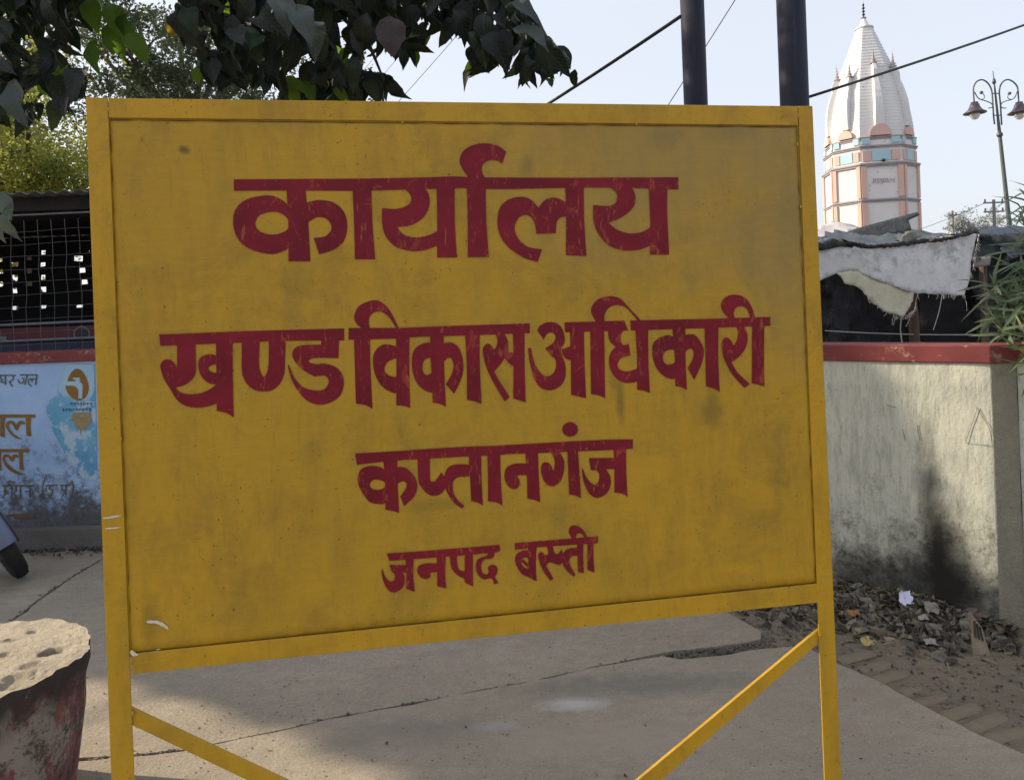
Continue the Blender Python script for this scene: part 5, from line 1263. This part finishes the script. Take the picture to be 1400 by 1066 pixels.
for (uv, Yd, d) in tipsO:
    t = P(uv[0]+10, uv[1], Yd); d = Vector(d).normalized(); mid = base.lerp(t, .6) + Vector((.10, .12, .14)); s = catmull([base, mid, t - d*.10, t], 6)
    m = MB(); m.tube(s, list(np.linspace(.011, .0035, len(s))), 6); m.build('stem', m_twig, pl, True)
    for k in range(15):
        a = 2.4*k + r4.uniform(-.3, .3); x_ = d.cross(Vector((0, 1, .2))).normalized(); y_ = d.cross(x_)
        o_ = (x_*math.cos(a) + y_*math.sin(a)); f = k/15
        dd = (d*(.25+1.1*f) + o_*(1.1-.5*f)).normalized(); nn = (d - dd*d.dot(dd)).normalized()
        if dd.z < -.3 and r4.random() < .3: continue
        pr = old if r4.random() < .06 else ol; linkm('leaf', pr[r4.randrange(len(pr))][0], orient(t - d*.13*(1-f), dd, nn, r4.uniform(.7, 1.1)), pl); cntl += 1

# ---------------------------------------------------------------- PLANTER (bottom left)
PZ = .50; pc = G(-40, 903, PZ); pe = G(109, 893, PZ); PR = (pe-pc).length
m_pb, nt, b = newmat('peeling_red_paint'); n = N(nt)
sepz = nt.nodes.new('ShaderNodeSeparateXYZ'); nt.links.new(n.tc.outputs['Object'], sepz.inputs[0])
red = n.mix(n.ramp(n.noise(7, 5, .6), .35, .65), (.23, .085, .085), (.17, .06, .065))
peel = n.ramp(n.noise(3.6, 9, .8, n.vec((1, 1, .6))), .50, .54); col = n.mix(peel, red, (.27, .24, .21))
topd = n.math('ADD', sepz.outputs[2], n.math('MULTIPLY', n.math('SUBTRACT', n.noise(9, 7, .75, n.vec((1, 1, .4))), .5), .38))
col = n.mix(n.math('MULTIPLY', n.ramp(topd, PZ-.17, PZ-.06), .93), col, (.028, .026, .026))
col = n.mix(n.math('MULTIPLY', n.ramp(n.noise(12, 9, .82), .50, .57), .85), col, (.04, .03, .03))
col = n.mix(n.math('MULTIPLY', n.ramp(n.noise(26, 7, .8, n.vec((1, 1, 1), (4, 1, 2))), .62, .68), .7), col, (.34, .31, .27))
nt.links.new(col, b.inputs['Base Color']); b.inputs['Roughness'].default_value = .85; n.bump(b, n.math('ADD', n.noise(45, 8, .75), n.math('MULTIPLY', n.noise(9, 5, .6), 2)), .8, .012)
m_pt2 = mat_concrete('pitted_mortar', (.50, .44, .34), (.38, .33, .25), [(tuple(G(72, 885, .5)), (.035, .04, .05), (.04, .035, .03), .8), (tuple(G(40, 905, .5)), (.05, .03, .05), (.12, .10, .08), .6),
    (tuple(G(20, 925, .5)), (.05, .06, .05), (.2, .17, .12), .6), (tuple(G(98, 935, .5)), (.04, .05, .05), (.07, .06, .05), .6), (tuple(G(10, 870, .5)), (.03, .02, .05), (.10, .09, .07), .6)], scale=1.6)
pn = thing('planter_ring', (pc.x, pc.y, 0), 'round concrete planter with peeling dark red paint and a pitted pale top', 'planter')
K = 220; mb = MB(); vs = []
prof = [(.80, -.02), (.83, .05), (.87, .16), (.91, .28), (.95, .38), (.985, .44), (1.0, .475), (.995, .492)]
for r_, z in prof:
    for j in range(K):
        a = 2*math.pi*j/K; q = Vector((math.cos(a)*3, math.sin(a)*3, z*9)); e = .012*noise.noise(q) + .007*noise.noise(q*4) + .003*noise.noise(q*11)
        rr = r_*PR + e - (.012*max(0, noise.noise(q*2.2)) if z > .45 else 0); vs.append((pc.x+rr*math.cos(a), pc.y+rr*math.sin(a), z*PZ/.5 + (.006*noise.noise(q*3) if z > .45 else 0)))
n_ = len(prof); mb.add(vs, [(i*K+j, i*K+(j+1) % K, (i+1)*K+(j+1) % K, (i+1)*K+j) for i in range(n_-1) for j in range(K)]); mb.build('body', m_pb, pn, True)
rim = vs[-K:]; mb = MB(); V = [(p[0], p[1], p[2]) for p in rim]; NR = 70
pits = [(G(72, 885, PZ), .030, .03), (G(45, 858, PZ), .016, .012), (G(12, 868, PZ), .012, .010), (G(18, 925, PZ), .05, .02), (G(40, 905, PZ), .03, .010), (G(5, 890, PZ), .02, .012), (G(-60, 900, PZ), .05, .03)]
for i in range(1, NR+1):
    f = 1 - i/NR
    for j in range(K):
        a = 2*math.pi*j/K; x = pc.x+(rim[j][0]-pc.x)*f; y = pc.y+(rim[j][1]-pc.y)*f
        q = Vector((x*7, y*7, 3)); z = PZ*.984 + (rim[j][2]-PZ*.984)*math.exp(-i*.12) + (1-math.exp(-i*.25))*(0.007*noise.noise(q) + .0028*noise.noise(q*3) + .0022*noise.noise(q*8) + .0015*noise.noise(q*22) - .003)
        for pp, rad, dep in pits:
            dx, dy = (x-pp.x)/rad, (y-pp.y)/rad*.9; d2 = math.sqrt(dx*dx+dy*dy) + .5*noise.noise(q*4)
            if d2 < 1: z -= dep*(1-max(0, d2)**3)
        if i < 12: z -= .006*max(0, noise.noise(Vector((math.cos(a)*9, math.sin(a)*9, i*.3))))
        V.append((x, y, z))
mb.add(V, [(i*K+j, i*K+(j+1) % K, (i+1)*K+(j+1) % K, (i+1)*K+j) for i in range(NR) for j in range(K)]); mb.build('fill', m_pt2, pn, True)

# ---------------------------------------------------------------- PARKED MOTORCYCLE (only its wheel shows)
m_tyre = simple('tyre_rubber', (.018, .018, .02), (.028, .027, .027), 20, .8, .3, .002, 120, spec=.3)
m_bm = simple('blue_grey_fender', (.10, .13, .22), (.13, .16, .25), 3, .35, .05); m_chr = simple('bright_rim', (.55, .55, .53), rough=.3, metal=.8, bump=0); m_blk = simple('black_trim', (.012, .012, .015), rough=.4, bump=0)
wc = G(30, 788); bike = thing('parked_motorcycle', (wc.x, wc.y, 0), 'blue grey motorcycle parked by the mural wall, front wheel at the left edge', 'motorcycle')
h = Vector((.695, -.72, 0)).normalized(); lean = R(25)
axis = Vector((-h.y, h.x, 0)); up0 = Vector((0, 0, 1)); side = axis if axis.x < 0 else -axis
upv = (up0*math.cos(lean) + side*math.sin(lean)); axv = h.cross(upv)
MW = Matrix(((h.x, axv.x, upv.x, wc.x), (h.y, axv.y, upv.y, wc.y), (h.z, axv.z, upv.z, .012), (0, 0, 0, 1)))
def ringm(mb, Rm, sect, K=56, a0=0, a1=2*math.pi, cz=.29):
    full = abs(a1-a0-2*math.pi) < 1e-6; kk = K if full else K+1; ns = len(sect); vs = []
    for i in range(kk):
        a = a0+(a1-a0)*i/K
        for (dr, w) in sect: vs.append(MW @ Vector(((Rm+dr)*math.cos(a), w, cz+(Rm+dr)*math.sin(a))))
    mb.add(vs, [(i*ns+j, i*ns+(j+1) % ns, ((i+1) % kk)*ns+(j+1) % ns, ((i+1) % kk)*ns+j) for i in range(K if full else K) for j in range(ns) if full or i < K])
wheel_parts = []
mb = MB(); sect = []
for j in range(16):
    a = 2*math.pi*j/16; sect.append((.047*math.cos(a) - (.003 if j in (1, 15, 3, 13) else 0), .047*math.sin(a)))
ringm(mb, .243, sect); ty = mb.build('front_tyre', m_tyre, bike, True)
mb = MB()
for w in (-.022, -.008, .008, .022): ringm(mb, .243, [(.0425, w-.002), (.0475-abs(w)*.25, w-.002), (.0475-abs(w)*.25, w+.002), (.0425, w+.002)])
mb = MB()
for i in range(64):
    a = 2*math.pi*i/64
    for sgn in (-1, 1):
        p0 = MW @ Vector(((.2875)*math.cos(a), sgn*.006, .29+.2875*math.sin(a))); p1 = MW @ Vector(((.279)*math.cos(a+.05), sgn*.032, .29+.279*math.sin(a+.05)))
        mb.tube([p0, p1], .0035, 4)
tag(mb.build('tread_blocks', m_tyre, ty), kind='stuff')
mb = MB(); ringm(mb, .195, [(-.012, -.03), (.006, -.036), (.010, -.03), (-.004, 0), (.010, .03), (.006, .036), (-.012, .03)]); rim_o = mb.build('wheel_rim', m_chr, bike, True)
mb = MB()
for i in range(5):
    a = 2*math.pi*i/5; mb.tube([MW @ Vector((.03*math.cos(a), 0, .29+.03*math.sin(a))), MW @ Vector((.19*math.cos(a), 0, .29+.19*math.sin(a)))], [.016, .012], 6)
mb.build('wheel_spokes', m_blk, bike, True)
mb = MB(); ringm(mb, .315, [(-.02, -.062), (.004, -.058), (.016, -.03), (.019, 0), (.016, .03), (.004, .058), (-.02, .062), (-.004, .05), (.008, 0), (-.004, -.05)], 30, R(2), R(150)); mb.build('mudguard', m_bm, bike, True)
mb = MB(); ringm(mb, .315, [(-.028, -.068), (-.014, -.070), (-.004, -.060), (-.018, -.058)], 30, R(-1), R(150)); mb.build('mudguard_edge', m_blk, bike, True)
mb = MB(); ringm(mb, .315, [(-.028, .068), (-.014, .070), (-.004, .060), (-.018, .058)], 30, R(-1), R(150)); mb.build('mudguard_edge', m_blk, bike, True)
for sgn in (-1, 1):
    mb = MB(); mb.tube([MW @ Vector((0, sgn*.075, .29)), MW @ Vector((-.14, sgn*.075, .75))], .018, 10); mb.build('fork_leg', m_chr, bike, True)
hd = MW @ Vector((-.16, 0, .86)); bd = Vector((-1, .12, 0)).normalized(); pr_ = Vector((-bd.y, bd.x, 0)); tilt = side*.06
def bl(a, w, z): return Vector((hd.x, hd.y, 0)) + bd*a + pr_*w + Vector((0, 0, z)) - Vector((.0, 0, 0))
mb = MB(); mb.tube([hd + Vector((.06, .30, .10)), hd + Vector((0, .1, .12)), hd + Vector((0, -.1, .12)), hd + Vector((.06, -.30, .10))], .011, 8); mb.build('handlebar', m_blk, bike, True)
mb = MB(); mb.lathe(hd + Vector((.07, -.02, .0)), [(.03, -.09), (.08, -.06), (.09, 0), (.08, .06), (.03, .09)], 16); mb.build('headlight', m_chr, bike, True)
mb = MB(); mb.tube(catmull([bl(.05, 0, .82), bl(.25, 0, .86), bl(.5, 0, .80), bl(.62, 0, .72)], 5), [.05]+[.11]*6+[.12]*4+[.10]*4+[.06], 14); mb.build('tank', m_bm, bike, True)
mb = MB(); mb.tube(catmull([bl(.55, 0, .74), bl(.8, 0, .72), bl(1.1, 0, .76), bl(1.25, 0, .80)], 5), [.06]+[.10]*12+[.08]*2+[.05], 12); mb.build('seat', m_blk, bike, True)
mb = MB(); mb.tube(catmull([bl(.25, 0, .30), bl(.45, 0, .38), bl(.62, 0, .34)], 5), .12, 12); mb.build('engine', m_chr, bike, True)
mb = MB(); mb.tube([bl(.05, 0, .78), bl(.3, 0, .45), bl(.75, 0, .42), bl(1.0, 0, .32)], .02, 8); mb.build('frame', m_blk, bike, True)
rc = bl(1.18, 0, .29); K = 40; vs = []
for i in range(K):
    a = 2*math.pi*i/K
    for j in range(12): b_ = 2*math.pi*j/12; rr = .24+.05*math.cos(b_); vs.append(rc + bd*rr*math.cos(a) + Vector((0, 0, rr*math.sin(a))) + pr_*.05*math.sin(b_))
mb = MB(); mb.add(vs, [(i*12+j, i*12+(j+1) % 12, ((i+1) % K)*12+(j+1) % 12, ((i+1) % K)*12+j) for i in range(K) for j in range(12)]); mb.build('rear_tyre', m_tyre, bike, True)
mb = MB(); mb.tube([rc - pr_*.03, rc + pr_*.03], .19, 24); mb.build('rear_hub', m_blk, bike)
mb = MB(); mb.tube([bl(.6, -.08, .34), bl(.7, -.28, .0)], .012, 6); mb.build('side_stand', m_chr, bike)

# ---------------------------------------------------------------- LITTER AND SMALL THINGS
lit_m = [simple('dry_leaf_'+nm, c, tuple(x*.6 for x in c), 30, .85, .4, .003, spec=.2) for nm, c in (('brown', (.17, .13, .09)), ('grey', (.21, .195, .17)), ('khaki', (.27, .24, .185)), ('dark', (.08, .07, .06)), ('tan', (.30, .25, .17)), ('pale', (.38, .36, .32)))]
r5 = random.Random(31)
def litter(name, spots, lab, mats, smin, smax):
    vs, fs, mi = [], [], []
    for (x, y, z) in spots:
        s = r5.uniform(smin, smax); w = s*r5.uniform(.35, .75)
        Mx = Matrix.Translation((x, y, z)) @ Matrix.Rotation(r5.uniform(0, 6.28), 4, 'Z') @ Matrix.Rotation(r5.gauss(0, .55), 4, 'X') @ Matrix.Rotation(r5.gauss(0, .5), 4, 'Y')
        c1 = r5.uniform(-.3, .5)*s; c2 = r5.uniform(-.2, .4)*w; b = len(vs)
        pts = [(-s/2, 0, c1*.5), (-s*.15, -w/2, c2), (-s*.1, 0, 0), (-s*.15, w/2, c2*.7), (s*.22, -w*.42, c2*.8), (s*.2, 0, .02*s), (s*.2, w*.4, c2), (s/2, w*.05, c1)]
        pts = [(p[0]+r5.gauss(0, s*.05), p[1]+r5.gauss(0, s*.05), p[2]) for p in pts]
        f = [(0, 1, 2), (0, 2, 3), (1, 4, 5, 2), (2, 5, 6, 3), (4, 7, 5), (5, 7, 6)]
        vs += [tuple(Mx @ Vector(p)) for p in pts]; fs += [tuple(k+b for k in q) for q in f]; mi += [r5.choice(mats)]*6
    me = bpy.data.meshes.new(name); me.from_pydata(vs, [], fs); me.update()
    for q in lit_m: me.materials.append(q)
    me.polygons.foreach_set('material_index', mi); o = link(name, me); tag(o, lab, 'litter', kind='stuff'); return o
heap = []
while len(heap) < 2300:
    a = r5.uniform(-1.6, .06); d = abs(r5.gauss(.16, .13)) + .01
    if a > -.12 and d > .2: continue
    q = WB + wd*a + wn_*d
    if inside(nearpoly, q.x, q.y) and r5.random() < .93: continue
    uu, vv = project(Vector((q.x, q.y, 0)))
    if uu < 985: continue
    heap.append((q.x, q.y, vergez(q.x, q.y) + r5.uniform(.0, .035)*max(.2, 1 - d/.4)))
litter('leaf_litter', heap, 'heap of dry leaves and scraps along the foot of the stained wall', [0, 1, 1, 1, 2, 2, 3, 3, 0, 2, 4, 1], .02, .095)
sm_ = []
for _ in range(900):
    u, v = r5.uniform(1150, 1400), r5.uniform(868, 1010); p = G(u, v)
    if inside(nearpoly, p.x, p.y): continue
    if r5.random() < (v-868)/150: continue
    sm_.append((p.x, p.y, vergez(p.x, p.y)+.004))
for _ in range(260):
    u, v = r5.uniform(1000, 1120), r5.uniform(842, 884); p = G(u, v)
    if inside(farpoly, p.x, p.y) or inside(nearpoly, p.x, p.y): continue
    sm_.append((p.x, p.y, vergez(p.x, p.y)+.006))
litter('fine_litter', sm_, 'fine scattered leaf bits and twigs on the dirt beside the bricks', [0, 1, 3, 2, 3], .006, .02)
kb = []
for _ in range(420):
    x = r5.uniform(-3.7, -2.2); y = LY - .09 - abs(r5.gauss(0, .07)) - .01; kb.append((x, y, .004+r5.uniform(0, .012)))
litter('kerb_litter', kb, 'thin line of dark leaves and grit at the foot of the mural wall kerb', [0, 1, 3, 3, 3], .01, .035)
# stones and broken concrete crumbs at slab edge and joint
m_rub = mat_concrete('rubble_grey', (.24, .22, .185), (.15, .135, .115), scale=3)
def stones(name, spots, smin, smax, lab):
    mb = MB(); 
    for (x, y, z) in spots:
        s = r5.uniform(smin, smax); pts = []
        for k in range(2):
            for j in range(6):
                a = j*math.pi/3; rr = s*(.5+r5.uniform(-.15, .15))*(1 if k == 0 else .7); pts.append((x+rr*math.cos(a), y+rr*.8*math.sin(a), z - s*.15 + k*s*r5.uniform(.28, .5)))
        mb.add(pts, [tuple(range(6, 12))] + [(i, (i+1) % 6, (i+1) % 6+6, i+6) for i in range(6)])
    o = mb.build(name, m_rub); tag(o, lab, 'rubble', kind='stuff'); return o
sp1 = []
for _ in range(260):
    u = r5.uniform(905, 1050); v = np.interp(u, [905, 960, 1010, 1050], [893, 891, 884, 874]) + r5.uniform(-8, 7); p = G(u, v)
    if inside(farpoly, p.x, p.y) or inside(nearpoly, p.x, p.y): continue
    sp1.append((p.x, p.y, -.01))
for _ in range(60):
    u, v = r5.uniform(1000, 1100), r5.uniform(845, 882); p = G(u, v)
    if inside(farpoly, p.x, p.y) or inside(nearpoly, p.x, p.y): continue
    sp1.append((p.x, p.y, vergez(p.x, p.y)))
for i in range(80):
    k = r5.random()*(len(clw)-2); a = clw[int(k)].lerp(clw[int(k)+1], k % 1); sp1.append((a.x+r5.gauss(.01, .012), a.y+r5.gauss(0, .02), -.004))
for i in range(110):
    k = r5.choice((r5.uniform(-.03, 2), r5.uniform(3, 12))); k = max(0, k); a = near[int(k)+1].lerp(near[int(k)+2], k % 1); sp1.append((a.x+r5.gauss(0, .012), a.y+r5.gauss(.01, .006), -.004))
stones('concrete_crumbs', sp1, .006, .022, 'small crumbs of broken concrete lying in the slab joints')
def crumple(name, c, s, m, seed, lab, cat, flat=.5):
    r_ = random.Random(seed); mb = MB(); nn = 9; vs = []
    for j in range(nn):
        for i in range(nn):
            x, y = (i/(nn-1)-.5), (j/(nn-1)-.5); q = Vector((x*3+seed, y*3, 0)); w = noise.noise(q)*.8 + noise.noise(q*2.5)*.45
            vs.append(Vector(c) + Vector(((x+.25*noise.noise(q+Vector((5, 5, 5))))*s[0], (y+.25*noise.noise(q+Vector((9, 1, 5))))*s[1]*.8 + w*s[2]*.4, s[2]*(.5+y*.8+w*flat))))
    mb.add(vs, [(j*nn+i, j*nn+i+1, (j+1)*nn+i+1, (j+1)*nn+i) for j in range(nn-1) for i in range(nn-1)])
    o = mb.build(name, m); mo = o.modifiers.new('sheet', 'SOLIDIFY'); mo.thickness = .0012
    tag(o, lab, cat); return o
def onverge(u, v, up=.02):
    p = G(u, v, .03); return (p.x, p.y, vergez(p.x, p.y)+up)
crumple('crumpled_paper', onverge(1239, 838, .045), (.065, .05, .05), simple('bluish_paper', (.66, .66, .82), (.5, .5, .72), 20, .6, .2), 3, 'crumpled white and blue paper on the leaf heap by the wall', 'paper')
crumple('wrapper', onverge(1167, 842, .03), (.05, .04, .022), simple('orange_foil', (.30, .13, .05), (.22, .10, .05), 20, .5, .2), 5, 'orange brown wrapper among the dry leaves beside the sign post', 'wrapper')
crumple('wrapper', onverge(1184, 870, .02), (.045, .04, .03), simple('yellow_foil', (.42, .30, .10), (.30, .24, .12), 30, .5, .2), 7, 'small square yellow packet standing in the leaf heap', 'wrapper', .15)
crumple('cardboard_scrap', onverge(1275, 845, .03), (.06, .04, .045), simple('grey_card', (.28, .26, .22), rough=.9), 9, 'grey triangular scrap standing in the leaves below the soot stain', 'scrap', .2)
crumple('paper_scrap', onverge(1272, 876, .02), (.05, .04, .02), lit_m[5], 12, 'pale paper scrap low in the leaf heap right of centre', 'scrap')
crumple('paper_scrap', onverge(1262, 852, .03), (.04, .03, .012), lit_m[5], 15, 'pale paper scrap just under the blue and white paper', 'scrap')
# broken ribbed tile leaning near the wall corner
m_tile = simple('terracotta_tile', (.30, .235, .165), (.2, .16, .12), 12, .9, .4, .004)
A_, B_ = onverge(1328, 882, -.005), onverge(1352, 880, -.005)
tl_, tr_ = P(1326, 838, Vector(A_).y+.02), P(1340, 856, Vector(B_).y+.02)
a, b_ = Vector(A_), Vector(B_); t = Vector((.0, -.012, .004)); mb = MB(); qd = [a, b_, tr_, tl_]
mb.add([p for p in qd]+[p+t for p in qd], [(3,2,1,0),(4,5,6,7),(0,1,5,4),(1,2,6,5),(2,3,7,6),(3,0,4,7)]); ts = mb.build('broken_tile', m_tile, None, False, .002)
tag(ts, 'broken ribbed terracotta tile leaning by the wall corner', 'tile')
for k in range(3):
    f = .2+.25*k; mb = MB(); mb.tube([a.lerp(b_, f)*.55 + tl_.lerp(tr_, f)*.45 + t*1.3, a.lerp(b_, f)*.12 + tl_.lerp(tr_, f)*.88 + t*1.3], .0035, 5); mb.build('rib', lit_m[3], ts)
# twigs
r6 = random.Random(4)
for i, (u, v, lab) in enumerate(((1296, 902, 'short pale stick lying on the dirt below the leaf heap'), (1215, 872, 'pale straight splinter at the front edge of the leaf heap'), (1352, 893, 'thin twig on the dirt beside the wall corner'))):
    p = Vector(onverge(u, v, .01)); d = Vector((math.cos((1.2, .15, 2.2)[i]), math.sin((1.2, .15, 2.2)[i]), .08)).normalized()
    mb = MB(); mb.tube([p-d*.035, p+Vector((0, 0, .003)), p+d*.035], [.003, .004, .002], 6); o = mb.build('stick', lit_m[4], None, True); tag(o, lab, 'stick')

# grit and stray bits on the open slabs
gs = []
for _ in range(900):
    u, v = r5.uniform(100, 1390), r5.uniform(850, 1066); p = G(u, v)
    if not (inside(nearpoly, p.x, p.y) or inside(farpoly, p.x, p.y)): continue
    if noise.noise(Vector((p.x*1.3, p.y*2.6, 4))) < -.05 and r5.random() < .8: continue
    gs.append((p.x, p.y, .0005))
stones('slab_grit', gs, .0022, .0075, 'sparse grit scattered over the concrete around the signboard')
bits = []
for _ in range(46):
    p = G(r5.uniform(190, 1390), r5.uniform(860, 1066))
    if inside(nearpoly, p.x, p.y): bits.append((p.x, p.y, .005))
litter('slab_litter', bits, 'few small dry leaf bits lying on the concrete around the signboard', [0, 2, 3, 4, 1], .007, .02)
